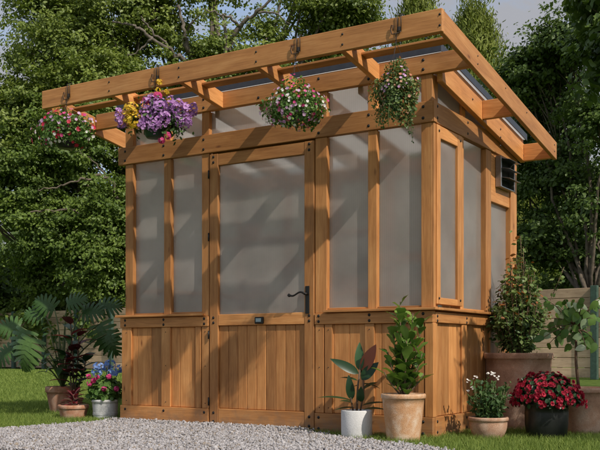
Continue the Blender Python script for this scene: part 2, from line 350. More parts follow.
def grass2(name, X, Y, h, w, label):
    n = len(X); P = np.stack([X, Y, np.full(n, -.002)], 1); ang = rng.uniform(0, 2*math.pi, n)
    side = np.stack([np.cos(ang), np.sin(ang), np.zeros(n)], 1)
    la = rng.uniform(0, 2*math.pi, n); lean = np.stack([np.cos(la), np.sin(la), np.zeros(n)], 1)*rng.uniform(.1, .8, n)[:, None]
    hh = (h*rng.uniform(.45, 1.15, n))[:, None]; ww = (w*rng.uniform(.7, 1.3, n))[:, None]
    mid = P+lean*hh*.3+UP*hh*.6
    V = np.stack([P-side*ww, P+side*ww, mid+side*ww*.6, P+lean*hh+UP*hh, mid-side*ww*.6], 1)
    tag(mass_mesh(name, V.reshape(-1, 3), 5, [(0, 1, 2), (0, 2, 4), (4, 2, 3)], rng.random(n), M['grass']), label, 'grass', kind='stuff')
# near strip by the greenhouse and right hand side
n = 60000; X = rng.uniform(-1.1, 1.7, n); Y = rng.uniform(-1.2, 1.3, n); wob = rng.normal(0, .03, (n, 2))
k = ~inside(X+wob[:, 0], Y+wob[:, 1], GP) & ~((X < .01) & (Y > -.01) & (Y < 1.62))
Xa, Ya = X[k], Y[k]
n = 110000; u = rng.uniform(0, 1, n); dep = 6.3*(27/6.3)**(u**1.25); px = rng.uniform(-30, 150, n)
P = CAM+FW*dep[:, None]+RT*((px-CX)*dep/FPX)[:, None]; X, Y = P[:, 0], P[:, 1]; wob = rng.normal(0, .03, (n, 2))
k = ~inside(X+wob[:, 0], Y+wob[:, 1], GP) & ~((X > -2.7) & (Y > -.02) & (Y < 1.65)); X, Y, dep = X[k], Y[k], dep[k]
XX = np.concatenate([Xa, X]); YY = np.concatenate([Ya, Y]); DD = np.concatenate([np.full(len(Xa), 6.0), dep])
grass2('grass', XX, YY, np.where(DD < 8, .042, .045)+.0006*DD, .0016+.00035*np.maximum(DD-5.5, 0), 'short green lawn grass around the gravel and behind the pots')

# ------------------------------------------------------------ the greenhouse
gh = empty('greenhouse', (-1.33, .8, 0)); tag(gh, 'timber garden greenhouse with frosted panes, plank lower walls and pergola-style roof frame', 'greenhouse')
GO = np.array([-1.33, .8, 0])
def part(name, mb, mat=None, parent=None):
    for i in range(len(mb.v)): pass
    V0 = mb.v; mb.v = [v-GO for v in V0]
    o = mb.build(name, mat or M['wood'], parent or gh); return o
def bd(name, lo, hi, parent=None, mat=None, **kw):
    mb = MB(); mb.board(lo, hi, **kw); return part(name, mb, mat, parent)
def bolt(parent, p, n, r=.0085):
    """domed carriage bolt head at p facing n ('f' or 's')"""
    mb = MB(); prof = [(0.0001, .005), (r*.45, .0047), (r*.8, .003), (r, .0005), (r*1.25, .0004), (r*1.25, -.001)]
    V = []; seg = 12
    for q, z in prof:
        for k in range(seg):
            t = 2*math.pi*k/seg; a, c_ = q*math.cos(t), q*math.sin(t)
            V.append((p[0]+a, p[1]-z, p[2]+c_) if n == 'f' else (p[0]+z, p[1]+a, p[2]+c_))
    Fc = [(i*seg+k, i*seg+(k+1) % seg, (i+1)*seg+(k+1) % seg, (i+1)*seg+k) for i in range(len(prof)-1) for k in range(seg)]
    mb.add(V, Fc, smooth=True); part('bolt', mb, M['black'], parent)
XL, XR = -2.667, 0.0            # wall ends
BB, BT = 2.020, 2.155           # main beam
UB, UT = 2.330, 2.452           # upper beam
SK = .137; RB, RTp = .743, .818; LG = .84
cA, cB, cC, cD, cE, cM = -2.614, -2.224, -1.841, -.850, -.071, FXx(368.5)
YB = 1.60                       # back of the walls

mbm = bd('main_beam', (XL-.02, 0, BB), (-.002, .045, BT))
for x in (cA, cB, cC, cD, cM, cE):
    bolt(mbm, (x, 0, 2.122), 'f'); bolt(mbm, (x, 0, 2.050), 'f')
ubm = bd('upper_beam', (-2.925, 0.0, UB), (.250, .045, UT))
for x, z in ((cC, 2.42), (cC, 2.358), (FXx(258.3), 2.362), (cD, 2.42), (cM, 2.36), (cE, 2.42), (cE, 2.36), (cA, 2.42), (cA, 2.36)): bolt(ubm, (x, 0, z), 'f')
# ledge + rails + skirting, left of the door and right of it
for x0, x1, cols in ((XL, -1.797, (cA, cB, -1.835)), (-.882, -.003, (cD, cM+.005, cE))):
    r_ = bd('sill_rail', (x0, 0, RB), (x1, .04, RTp))
    sk = bd('skirting_board', (x0, 0, .008), (x1, .04, SK))
    for x in cols:
        for z in (.800, .762): bolt(r_, (x, 0, z), 'f')
        for z in (.108, .032): bolt(sk, (x, 0, z), 'f')
bd('sill_ledge', (XL-.03, -.028, RTp+.004), (-1.835, .10, LG))
bd('sill_ledge', (-.80, -.028, RTp+.004), (.028, .10, LG))
# posts (full height, front face 12 mm behind the beams)
def post(x0, x1, z0=LG, z1=BB, y0=.012, y1=.085, name='post'): return bd(name, (x0, y0, z0+.001), (x1, y1, z1-.001))
P_ = [(FXx(124.3), FXx(132)), (FXx(162.8), FXx(169.6)), (FXx(200.7), FXx(208.0)), (FXx(314.3), FXx(326)), (FXx(367), FXx(376)), (FXx(420.3), -.012)]
for i, (a, c_) in enumerate(P_):
    big = i in (2, 3)
    post(a, c_, RTp-.0 if big else LG, BB, y1=.10 if i in (0, 2, 3, 5) else .06, name='post' if i in (0, 2, 3, 5) else 'mullion')
    post(a, c_ if i != 5 else -.012, BT, UB, y1=.10 if i in (0, 2, 3, 5) else .06, name='clerestory_post')
# panes
def pane(lo, hi, parent=None, name='pane', axis=2):
    mb = MB(); mb.board(lo, hi, ch=.001, axis=axis, tone=.5); return part(name, mb, M['pane'], parent)
for a, b_ in ((0, 1), (1, 2), (3, 4), (4, 5)):
    x0, x1 = P_[a][1], P_[b_][0]; pane((x0, .047, LG+.012), (x1, .053, BB+.03)); 
    bd('pane_bead', (x0+.001, .020, LG+.002), (x1-.001, .044, LG+.014))
for a, b_ in ((0, 1), (1, 2), (2, 3), (3, 4), (4, 5)):
    pane((P_[a][1], .047, BT-.02), (P_[b_][0], .053, UB+.02))
# lower wall boards
def boards(x0, x1, z0, z1, y0, n, parent, name='wall_planks', th=.018):
    mb = MB(); w = (x1-x0)/n
    for i in range(n): mb.board((x0+i*w+.0008, y0, z0), (x0+(i+1)*w-.0008, y0+th, z1), ch=.0035, axis=2)
    return part(name, mb, None, parent)
boards(XL+.02, -1.80, SK+.002, RB-.002, .024, 6, gh)
boards(-.86, -.02, SK+.002, RB-.002, .024, 7, gh)
for a, c_ in ((121.0, 130.5), (160.5, 169.5), (194.6, 200.0), (201.0, 208.0)):
    mb = MB(); mb.board((FXx(a), .008, SK+.001), (FXx(c_), .023, RB-.001)); o = part('batten', mb)
    if a != 194.6:
        for z in (.175, .45, .705): bolt(o, ((FXx(a)+FXx(c_))/2, .008, z), 'f', .003)
for a, c_ in ((314.5, 323.0), (324.0, 331.5), (364, 373.5), (417.5, 423.5)):
    mb = MB(); mb.board((FXx(a), .008, SK+.001), (FXx(c_), .023, RB-.001)); o = part('batten', mb)
    for z in (.175, .45, .705): bolt(o, ((FXx(a)+FXx(c_))/2, .008, z), 'f', .003)
bd('corner_trim', (FXx(424.5), .004, SK+.001), (-.001, .05, RB-.001))
bd('door_head', (-1.797, .050, 1.985), (-.880, .075, 2.06))
bd('door_stop', (-1.812, .050, .03), (-1.775, .075, 1.984)); bd('door_stop', (-.900, .050, .03), (-.866, .075, 1.984))
# ---- the door
door = empty('door', (-1.79-GO[0], 0-GO[1], 0)); door.parent = gh; DO = np.array([-1.79, 0, 0])
def dpart(name, mb, mat=None):
    mb.v = [v-DO for v in mb.v]; return mb.build(name, mat or M['wood'], door)
def dbd(name, lo, hi, mat=None, **kw): mb = MB(); mb.board(lo, hi, **kw); return dpart(name, mb, mat)
dx0, dx1 = -1.787, -.889; sx0, sx1 = FXx(217.6), FXx(303.9)
dbd('stile', (dx0, .004, .026), (sx0, .045, 2.006)); dbd('stile', (sx1, .004, .026), (dx1, .045, 2.006))
dbd('rail', (sx0+.001, .006, 1.920), (sx1-.001, .043, 2.004)); dbd('rail', (sx0+.001, .006, .747), (sx1-.001, .043, .828)); dbd('rail', (sx0+.001, .006, .030), (sx1-.001, .043, .140))
mb = MB(); nb = 9; w = (sx1-sx0)/nb
for i in range(nb): mb.board((sx0+i*w+.001, .022, .142), (sx0+(i+1)*w-.001, .038, .745), ch=.004, axis=2)
dpart('door_planks', mb)
mb = MB(); mb.board((sx0+.001, .026, .829), (sx1-.001, .032, 1.919), ch=.001, axis=2); dpart('pane', mb, M['pane'])
mb = MB()
for x in (-1.752, -.928):
    for z in (1.985, 1.945, .805, .768, .108, .045):
        r = .0085; V = []; seg = 12; prof = [(0.0001, .005), (r*.45, .0047), (r*.8, .003), (r, .0005), (r*1.25, .0004), (r*1.25, -.001)]
        for q, zz in prof:
            for k in range(seg): t = 2*math.pi*k/seg; V.append((x+q*math.cos(t), .004-zz, z+q*math.sin(t)))
        m1 = MB(); m1.add(V, [(i*seg+k, i*seg+(k+1) % seg, (i+1)*seg+(k+1) % seg, (i+1)*seg+k) for i in range(len(prof)-1) for k in range(seg)], smooth=True); dpart('bolt', m1, M['black'])
for z in (1.86, 1.40, .68, .19):
    m1 = MB(); m1.tube([(dx0-.004, -.002, z-.03), (dx0-.004, -.002, z+.03)], .006, 8); m1.board((dx0-.008, .001, z-.03), (dx0, .0038, z+.03), ch=.0004); dpart('hinge', m1, M['black'])
m1 = MB(); hx = FXx(307.4); hz = float(onF(307.4, 294)[2]); m1.board((hx-.016, -.004, float(onF(307, 313.5)[2])), (hx+.016, .0035, float(onF(307, 286)[2])), ch=.003)
pts = []
for i in range(15):
    t = i/14; pts.append((hx-.165*t*.8, -.035-.004*math.sin(t*3), hz+.012*math.sin(t*2*math.pi)-(.004 if t > .9 else 0)))
m1.tube([(hx, -.002, hz), (hx, -.02, hz), (hx, -.034, hz)], .009, 10); m1.tube(pts, [.009-.003*math.sin(math.pi*i/14)+(.003 if i > 12 else 0) for i in range(15)], 10)
dpart('handle', m1, M['black'])
m1 = MB(); a = onF(255.4, 323.8); c_ = onF(263.7, 316.8); m1.board((a[0], -.014, a[2]), (c_[0], .0055, c_[2]), ch=.004)
m1.board((a[0]+.013, -.0165, a[2]+.013), (c_[0]-.013, -.0142, c_[2]-.010), ch=.0005, mi=1); dpart('thermometer', m1, [M['black'], M['screen']])

# ---- side wall (outer plane x = 0), pieces start behind the front ones
sb = bd('main_beam', (-.045, .001+.0, BB-.0), (.0, YB-.01, BT)) if False else None
mb = MB(); mb.board((-.044, .047, BB), (.0, YB, BT)); sb = part('main_beam', mb)
mb = MB(); mb.board((-.001, .0, BB+.0), (.0065, .046, BT-.0), ch=.002); part('beam_end_cap', mb)
for y in (.066, .579): 
    for z in (2.130, 2.055): bolt(sb, (0, y, z), 's')
sr = bd('sill_rail', (-.04, .042, RB), (0, YB, RTp-.005)); ss = bd('skirting_board', (-.04, .042, .008), (0, YB, SK))
for y in (.066, .56, 1.069):
    for z in (.785, .755): bolt(sr, (0, y, z), 's')
    for z in (.108, .040): bolt(ss, (0, y, z), 's')
bd('sill_ledge', (-.10, .103, RTp+.004), (.028, YB+.01, LG))
bd('post', (-.085, .086, LG), (-.012, .0865+.0, BB)) if False else None
mb = MB(); mb.board((-.0115, .013, LG+.001), (0-.002, .045, BB-.001)); part('corner_trim', mb)
# open-able sash
sash = empty('sash', (0-GO[0], .05-GO[1], .86)); sash.parent = gh; SO = np.array([0, .05, .86])
def spart(name, mb, mat=None, par=None, off=None):
    mb.v = [v-(SO if off is None else off) for v in mb.v]; return mb.build(name, mat or M['wood'], par or sash)
y0, y1, y2, y3 = .050, .105, .392, .470
for lo, hi in (((-.038, y0, .862), (.006, y1, 2.012)), ((-.038, y2, .862), (.006, y3, 2.012)), ((-.038, y1+.001, .862), (.004, y2-.001, .905)), ((-.038, y1+.001, 1.930), (.004, y2-.001, 2.012))):
    m1 = MB(); m1.board(lo, hi); spart('sash_frame', m1)
m1 = MB(); m1.board((-.02, y1-.002, .9), (-.014, y2+.002, 1.935), ch=.001, axis=2); spart('pane', m1, M['pane'])
for y, z in ((.077, .90), (.43, .90), (.43, 1.975), (.077, 1.975)): 
    m1 = MB(); m1.tube([(.004, y, z), (.010, y, z)], .008, 10); spart('bolt', m1, M['black'])
for a, c_, z0, z1 in ((.474, .536, LG, BB), (.942, 1.043, LG, BB), (1.462, YB, LG, BB)): bd('post', (-.085, a, z0+.001), (-.012 if a < .9 else -.006, c_, z1-.001))
bd('pane_bead', (-.044, .537, LG+.002), (-.02, .941, LG+.014)); pane((-.052, .536, LG+.012), (-.046, .942, BB+.03)); pane((-.052, 1.043, LG+.012), (-.046, 1.462, 1.655))
bd('pane_bead', (-.044, 1.044, LG+.002), (-.02, 1.461, LG+.014))
bd('vent_panel', (-.05, 1.044, 1.657), (-.016, 1.461, BB-.001), axis=1)
# louvre vent
vent = empty('louvre_vent', (0-GO[0], 1.3-GO[1], 1.88)); vent.parent = gh; VO = np.array([0, 1.3, 1.88])
def vp(name, mb, mat): mb.v = [v-VO for v in mb.v]; return mb.build(name, mat, vent)
vy0, vy1, vz0, vz1 = 1.150, 1.452, 1.775, 2.004
m1 = MB(); m1.board((-.0145, vy0+.012, vz0+.006), (-.0115, vy1-.006, vz1-.006)); vp('vent_dark_sheet', m1, M['dark'])  # near-black sheet paints the unlit inside behind the louvre blades
m1 = MB()
for lo, hi in (((-.013, vy0, vz0), (.03, vy0+.018, vz1)), ((-.013, vy1-.012, vz0), (.03, vy1, vz1)), ((-.013, vy0+.019, vz0), (.028, vy1-.013, vz0+.010)), ((-.013, vy0+.019, vz1-.012), (.028, vy1-.013, vz1))): m1.board(lo, hi, ch=.002)
vp('vent_frame', m1, M['alu'])
for i, z in enumerate((1.985, 1.915, 1.845)):
    c, s_ = math.cos(R(-12)), math.sin(R(-12)); Mx = np.eye(4); Mx[:3, :3] = [[c, 0, -s_], [0, 1, 0], [s_, 0, c]]; Mx[:3, 3] = (.042, 1.30, z)
    m1 = MB(); m1.board((-.046, -.125, -.0015), (.046, .130, .0015), ch=.0005, mat4=Mx); vp('vent_blade', m1, M['alu'])
# side lower planks + battens
mb = MB(); nb = 12; w = (YB-.05)/nb
for i in range(nb): mb.board((-.042, .05+i*w+.0008, SK+.002), (-.024, .05+(i+1)*w-.0008, RB-.002), ch=.0035, axis=2)
part('wall_planks', mb)
for a, c_ in ((.051, .085), (.50, .58), (1.03, 1.11), (1.52, YB)):
    mb = MB(); mb.board((-.023, a, SK+.001), (-.008, c_, RB-.001)); part('batten', mb)
# side rafter and clerestory
RS = -.153
mb = MB(); mb.board((.003, .047, 2.288), (.042, YB+.055, 2.425), skew=(1, 2, RS)); sr1 = part('side_rafter', mb)
for y, zs in ((.56, (2.28,)), (1.105, (2.185, 2.126, 2.064)), (1.622, (2.135, 2.08))):
    for z in zs: bolt(sr1, (.042, y, z), 's', .007)
# triangular clerestory pane on the side, cut along the slope
def tri(name, x0, x1, pts, mat):
    n = len(pts); V = [(x0, y, z) for y, z in pts]+[(x1, y, z) for y, z in pts]
    Fc = [tuple(range(n)), tuple(range(2*n-1, n-1, -1))]+[(i, n+i, n+(i+1) % n, (i+1) % n) for i in range(n)]
    mb = MB(); mb.add(V, Fc, gr=np.array([(v[2], v[1], v[0]) for v in V]), tone=.5); return part(name, mb, mat)
tri('pane', -.035, -.029, [(.09, BT), (.50, BT), (.50, 2.40+RS*.5), (.09, 2.40+RS*.09)], M['pane'])
tri('pane', -.035, -.029, [(.56, BT), (1.02, BT), (1.02, 2.40+RS*1.02), (.56, 2.40+RS*.56)], M['pane'])
tri('clerestory_post', -.085, -.012, [(.50, BT+.001), (.56, BT+.001), (.56, 2.40+RS*.56), (.50, 2.40+RS*.5)], M['wood'])
# pergola frame: fascias, outriggers, rafters, slats
AF = .53; BX = .29; TH = .030; ZT0 = 2.435; FS = -.163; FH = .134
zt = lambda y: ZT0+FS*y
ff = bd('fascia_front', (-2.965, -AF, zt(-AF)-FH), (BX, -AF+TH, zt(-AF)))
ff['label'] = 'long front fascia board carrying the hanging baskets'
Fb = lambda x, y: (x, y)
for px in (109, 178.7, 256, 342.3, 439.7):
    x = float(onF(px, 60, -AF)[0])
    for z in (zt(-AF)-.035, zt(-AF)-.098): bolt(ff, (x, -AF, z), 'f', .006)
def along_y(name, x0, x1, y0, y1, top0=ZT0, h=FH, s=FS, **kw):
    mb = MB(); mb.board((x0, y0, top0-h), (x1, y1, top0), skew=(1, 2, s), axis=1, **kw); return part(name, mb)
fr = along_y('fascia_side', BX-TH, BX-.0005, -AF+TH+.001, YB+.06)
for y in (.02, .52, .95, 1.60):
    for dz in (-.04, -.09)[:2 if y in (.02, 1.6) else 1]: bolt(fr, (BX-.0005, y, zt(y)+dz), 's', .005)
along_y('fascia_side', -2.964, -2.964+TH, -AF+TH+.001, YB+.06)
RX = [float(onF(px, 60, -AF)[0]) for px in (109, 178.7, 256, 342.3)]
RX = [x-.038 for x in RX]
for x in RX: along_y('rafter', x-.02, x+.02, -AF+TH+.001, -.001, h=.113, top0=2.443)
# outriggers on the right and left sides
for y in (.74, YB+.015):
    for x0, x1 in ((.043, BX-TH-.001), (-2.923, -2.70)):
        z = zt(y)-.002; bd('outrigger', (x0, y, z-FH+.004), (x1, y+.04, z))
# slats between rafters
segs = [-2.923]+RX+[BX-TH]
for (ya, yb, dz) in ((-.388, -.318, -.038), (-.256, -.186, -.038)):
    for i in range(len(segs)-1):
        a = segs[i]+(.021 if i else .001); c_ = segs[i+1]-(.021 if i < len(segs)-2 else .001)
        mb = MB(); mb.board((a, ya, ZT0+dz), (c_, yb, ZT0+dz+.015), ch=.002, skew=(1, 2, FS), axis=0); part('slat', mb)
# roof deck
mb = MB(); mb.board((-2.70, .003, 2.467), (.050, YB+.06, 2.504), ch=.003, skew=(1, 2, RS), axis=0); part('roof', mb, M['roof'])
mb = MB(); mb.board((-.01, .048, 2.4275), (.030, YB+.05, 2.4655), ch=.003, skew=(1, 2, RS), axis=1); part('roof_trim', mb)
mb = MB(); mb.board((-2.70, -.004, 2.455), (.056, .0025, 2.508), ch=.001, axis=0); part('roof_edge', mb, M['dgrey'])
mb = MB(); mb.board((.0505, .003, 2.458), (.057, YB+.06, 2.508), ch=.001, skew=(1, 2, RS), axis=1); part('roof_edge', mb, M['dgrey'])
for x in np.linspace(-2.55, -.15, 7):
    mb = MB(); mb.board((x-.02, .048, 2.295), (x+.02, YB, 2.43), skew=(1, 2, RS), axis=1); part('roof_rafter', mb)
# left wall and back wall (seen blurred through the panes)
def wall_run(p0, p1, n, th=.04, lowpanes=True):
    """axis-aligned wall from p0 to p1 (2D)"""
    ax = 0 if abs(p1[0]-p0[0]) > abs(p1[1]-p0[1]) else 1
    def B(name, s0, s1, z0, z1, d0, d1, mat=None, **kw):
        if ax == 0: lo, hi = (s0, p0[1]+d0, z0), (s1, p0[1]+d1, z1)
        else: lo, hi = (p0[0]+d0, s0, z0), (p0[0]+d1, s1, z1)
        mb = MB(); mb.board(lo, hi, **kw); return part(name, mb, mat)
    a, b_ = p0[ax], p1[ax]
    B('main_beam', a, b_, BB, BT, 0, th); B('sill_rail', a, b_, RB, RTp, 0, th); B('skirting_board', a, b_, .008, SK, 0, th)
    mb = MB(); k = int((b_-a)/.095); w = (b_-a)/k
    for i in range(k):
        lo = [0, 0, SK+.001]; hi = [0, 0, RB-.001]; lo[ax] = a+i*w+.001; hi[ax] = a+(i+1)*w-.001; lo[1-ax] = p0[1-ax]+.01; hi[1-ax] = p0[1-ax]+.03; mb.board(lo, hi, axis=2)
    part('wall_planks', mb)
    q = np.linspace(a, b_, n+1)
    for i in range(n+1):
        s = min(max(q[i], a+.035), b_-.035); B('post', s-.035, s+.035, RTp+.001, BB-.001, 0, th)
        if i < n:
            B('pane', q[i]+.036 + (.035 if i == 0 else 0), q[i+1]-.036-(.035 if i == n-1 else 0), RTp+.001, BB-.001, .015, .021, M['pane'], ch=.001, axis=2)
wall_run((XL+.02, YB), (-.09, YB), 5); wall_run((XL, .105), (XL, YB-.002), 3)
wl = bd('cross_rail', (XL+.05, YB-.03, 1.30), (-.12, YB-.001, 1.37))
bd('floor_board', (XL+.03, .06, .010), (-.06, 1.58, .030), axis=0)
# shelves inside
for z in (1.02, 1.52): bd('shelf', (XL+.06, 1.18, z), (-1.05, 1.55, z+.03))
for z in (1.02,): bd('shelf', (XL+.055, .20, z), (XL+.30, 1.15, z+.03))

# ------------------------------------------------------------ fence
def fence():
    A = atD(-40, 351.3, 32.8)[:2]; Bp = atD(700, 351.3, 17.4)[:2]; A = np.append(A, 0); Bp = np.append(Bp, 0)
    d = Bp-A; Ln = np.linalg.norm(d); d /= Ln; nrm = np.array([-d[1], d[0], 0]); 
    if nrm @ FW > 0: nrm = -nrm
    o = empty('garden_fence', tuple(A)); tag(o, 'long pale horizontal board fence with dark green posts beyond the lawn', 'fence')
    Mx = np.eye(4); Mx[:3, 0] = d; Mx[:3, 1] = nrm; Mx[:3, 2] = (0, 0, 1)
    sp = 1.62; npan = int(Ln/sp); nb = 9; H = 1.80; bh = H/nb
    for i in range(npan):
        mb = MB()
        for k in range(nb): mb.board((i*sp+.002, -.02+random.uniform(-.004, .004), .03+k*bh+.004), ((i+1)*sp-.002, .004, .03+(k+1)*bh-.006), ch=.006, mat4=Mx)
        mb.build('fence_panel', M['fence'], o)
        mb = MB(); mb.board((i*sp-.07, .006, 0), (i*sp+.07, .10, 1.86), ch=.008, mat4=Mx); mb.build('fence_post', M['postgreen'], o)
fence()

# ------------------------------------------------------------ trees
def tree(name, label, cat, base, lobes, ncl, nleaf, lsize, matl, bark='bark', trunk_r=.3, group=None, clr=.55, aspect=.62, jitter=.55, limbs=True, up=.5, flat=.38, sz_k=1.0, extra_limbs=()):
    """base: world xy; lobes: list of (centre xyz, radii xyz, weight)"""
    o = empty(name, (base[0], base[1], 0)); tag(o, label, cat, group); off = np.array([base[0], base[1], 0.])
    w = np.array([l[2] for l in lobes], float); w /= w.sum(); C = []; LC = []
    for (c, r, _), k in zip(lobes, rng.multinomial(ncl, w)):
        d = unit(rng.normal(0, 1, (k, 3))); rad = rng.uniform(.05, 1, k)**.5
        C.append(np.array(c)+d*rad[:, None]*np.array(r)); LC.append(np.tile(c, (k, 1)))
    C = np.concatenate(C); LC = np.concatenate(LC); k = len(C); per = max(3, int(nleaf/k))
    nb_ = max(3, k//9); bc = C[rng.choice(k, nb_, replace=False)]; own = ((C[:, None]-bc[None])**2).sum(2).argmin(1)
    C = C*.25+.75*(bc[own]+rng.normal(0, 1, (k, 3))*np.array([1, 1, .42])*clr*1.3)
    btone = rng.random(nb_)
    cr = clr*rng.uniform(.45, 1.15, k); ct = np.clip(.5*btone[own]+.5*rng.random(k), 0, 1)
    P = np.repeat(C, per, 0)+rng.normal(0, .5, (k*per, 3))*np.repeat(cr, per)[:, None]*np.array([1, 1, flat])
    outw = unit(P-np.repeat(LC, per, 0)); Nn = unit(outw*.6+np.array([0, 0, up]))
    P[:, 2] = np.maximum(P[:, 2], .1)
    tone = np.clip(np.repeat(ct, per)*.55+rng.random(k*per)*.45, 0, 1)
    V = leaf_cloud(P, Nn, lsize, aspect, jitter)-off
    mass_mesh('crown', V, 6, LEAF_F, tone, M[matl], o)
    if limbs:
        mb = MB(); b0 = np.array([base[0], base[1], 0.]); lc = np.array([l[0] for l in lobes]); top = lc[np.argmax(lc[:, 2])]
        fork = b0+np.array([(top[0]-base[0])*.2, (top[1]-base[1])*.2, max(1.5, lc[:, 2].min()*.55)])
        mb.tube([b0-UP*.2, b0+(fork-b0)*.5+rng.normal(0, .08, 3), fork], [trunk_r*1.2, trunk_r*.9, trunk_r*.8], 12)
        for (c, r, _) in lobes:
            c = np.array(c); midp = (fork+c)/2+rng.normal(0, .35, 3); q = [fork]
            for t in np.linspace(0.15, 1, 8): q.append((1-t)**2*fork+2*t*(1-t)*midp+t*t*c+rng.normal(0, .07, 3)*(t < 1))
            mb.tube(q, np.linspace(trunk_r*.6, trunk_r*.14, len(q)), 8)
        sel = rng.choice(k, min(k, 130), replace=False)
        for i in sel:
            c = LC[i]; mp_ = (c+C[i])/2+rng.normal(0, .25, 3); a = fork+(c-fork)*rng.uniform(.55, 1.0)
            q = [(1-t)**2*a+2*t*(1-t)*mp_+t*t*C[i] for t in np.linspace(0, 1, 6)]
            mb.tube(q, np.linspace(trunk_r*.17, trunk_r*.04, 6), 5)
        for pts, r0 in extra_limbs: pts = crom(pts); mb.tube(pts, np.linspace(r0, r0*.3, len(pts))*(1+.12*np.sin(np.arange(len(pts))*1.7)), 8)
        mb.v = [v-off for v in mb.v]; mb.build('trunk', M[bark], o)
    return o
M['leafA'] = leaf_mat('maple_leaf', (0.068, 0.112, 0.019), (0.285, 0.345, 0.068), .45, .3, .4)
M['leafB'] = leaf_mat('dense_leaf', (0.052, 0.098, 0.017), (0.205, 0.28, 0.052), .5, .3, .35)
M['leafD'] = leaf_mat('dark_leaf', (0.04, 0.080, 0.016), (0.15, 0.215, 0.045), .45, .25, .4)
M['leafY'] = leaf_mat('conifer_spray', (0.10, 0.14, 0.022), (0.26, 0.30, 0.06), .6, .25, .25)
M['leafBr'] = leaf_mat('bright_bush_leaf', (0.08, 0.14, 0.02), (0.22, 0.28, 0.06), .5, .35, .3)
def lobe(px, py, dep, rpx, w=1, ry=None, rz=None):
    r = rpx*dep/FPX; return (atD(px, py, dep), (r, (ry or r), (rz*dep/FPX if rz else r)), w)
def crom(P, k=6):
    P = np.asarray(P, float); P = np.vstack([2*P[0]-P[1], P, 2*P[-1]-P[-2]]); out = []
    for i in range(1, len(P)-2):
        for t in np.arange(k)/k:
            a, b, c, d = P[i-1:i+3]; out.append(.5*(2*b+(c-a)*t+(2*a-5*b+4*c-d)*t*t+(3*b-a-3*c+d)*t**3)+rng.normal(0, .035, 3))
    out.append(P[-2]); return np.array(out)
def limb(pts, dep): return np.array([atD(x, y, dep+z) for x, y, z in pts])
tb = onG(205, 371)*0+atD(205, 351.3, 31); 
tree('maple_tree', 'tall spreading broadleaf tree with bare pale limbs showing above the greenhouse roof', 'tree', tb[:2],
     [lobe(62, 58, 31, 50, 1.3), lobe(105, 25, 31, 50, 1.2), lobe(48, 12, 32, 38, .7), lobe(105, 92, 30, 46, 1.1), lobe(160, 22, 31, 30, .35), lobe(160, 92, 31, 30, .5), lobe(215, -25, 32, 34, .3), lobe(250, 62, 31, 22, .2), lobe(335, 12, 31, 34, .8), lobe(300, -25, 32, 28, .2), lobe(30, 112, 30, 40, .9), lobe(338, 62, 32, 34, .7), lobe(205, 100, 31, 40, .7), lobe(212, 52, 31, 22, .3), lobe(285, 90, 31, 35, .6), lobe(150, -20, 31, 40, .4), lobe(268, 30, 31, 16, .08)],
     2100, 150000, .112, 'leafA', 'barkpale', .36, clr=.52,
     extra_limbs=[(limb([(205, 130, 0), (194, 70, 0), (188, 45, -.3), (183, 30, -.5), (178, 5, -.6)], 30.5), .13),
                  (limb([(194, 68, 0), (172, 50, -.6), (150, 38, -1), (132, 25, -1.2), (112, 22, -1.3)], 30.5), .085),
                  (limb([(205, 130, 0), (222, 80, -.3), (226, 45, -.5), (222, 15, -.7)], 30.5), .12),
                  (limb([(226, 50, -.4), (240, 26, -.7), (258, 12, -1), (276, -8, -1.2)], 30.5), .09),
                  (limb([(240, 26, -.7), (224, 16, -1), (203, 9, -1.1)], 30.5), .055),
                  (limb([(172, 50, -.6), (152, 30, -1), (141, 16, -1)], 30.5), .05), (limb([(150, 38, -1), (140, 50, -1), (128, 56, -1)], 30.5), .04), (limb([(258, 12, -1), (275, 14, -1), (290, 24, -1)], 30.5), .04)])
tb = atD(116, 351.3, 29.5)
tree('garden_tree', 'leafy broadleaf tree behind the fence left of the greenhouse', 'tree', tb[:2],
     [lobe(22, 178, 29, 40), lobe(75, 150, 29, 42), lobe(112, 218, 28.5, 38, 1.3), lobe(60, 228, 29, 44), lobe(150, 170, 30, 40), lobe(100, 265, 28.5, 34, 1.0), lobe(-25, 205, 30, 34, .6), lobe(170, 240, 30, 50), lobe(30, 135, 30, 40, .8), lobe(50, 262, 30, 30, .6)],
     1700, 125000, .105, 'leafB', 'bark', .16, clr=.46,
     extra_limbs=[(limb([(116, 300, 0), (108, 268, -.5), (96, 240, -.8), (82, 214, -1.3), (55, 210, -1.6), (28, 214, -1.9)], 29.2), .07),
                  (limb([(108, 268, -.5), (116, 215, -1), (112, 184, -1.3), (92, 176, -1.6), (60, 186, -1.8), (38, 190, -1.9)], 29.2), .06),
                  (limb([(112, 184, -1.3), (98, 166, -1.4), (78, 150, -1.5)], 29.2), .035)])
tb = atD(-60, 351.3, 33)
tree('garden_tree', 'dark-leaved tree at the far left edge beyond the fence', 'tree', tb[:2],
     [lobe(-45, 150, 33, 50), lobe(0, 290, 33, 26), lobe(-75, 230, 33, 55), lobe(25, 292, 34, 30, .6)], 500, 22000, .18, 'leafD', trunk_r=.3, clr=.6)
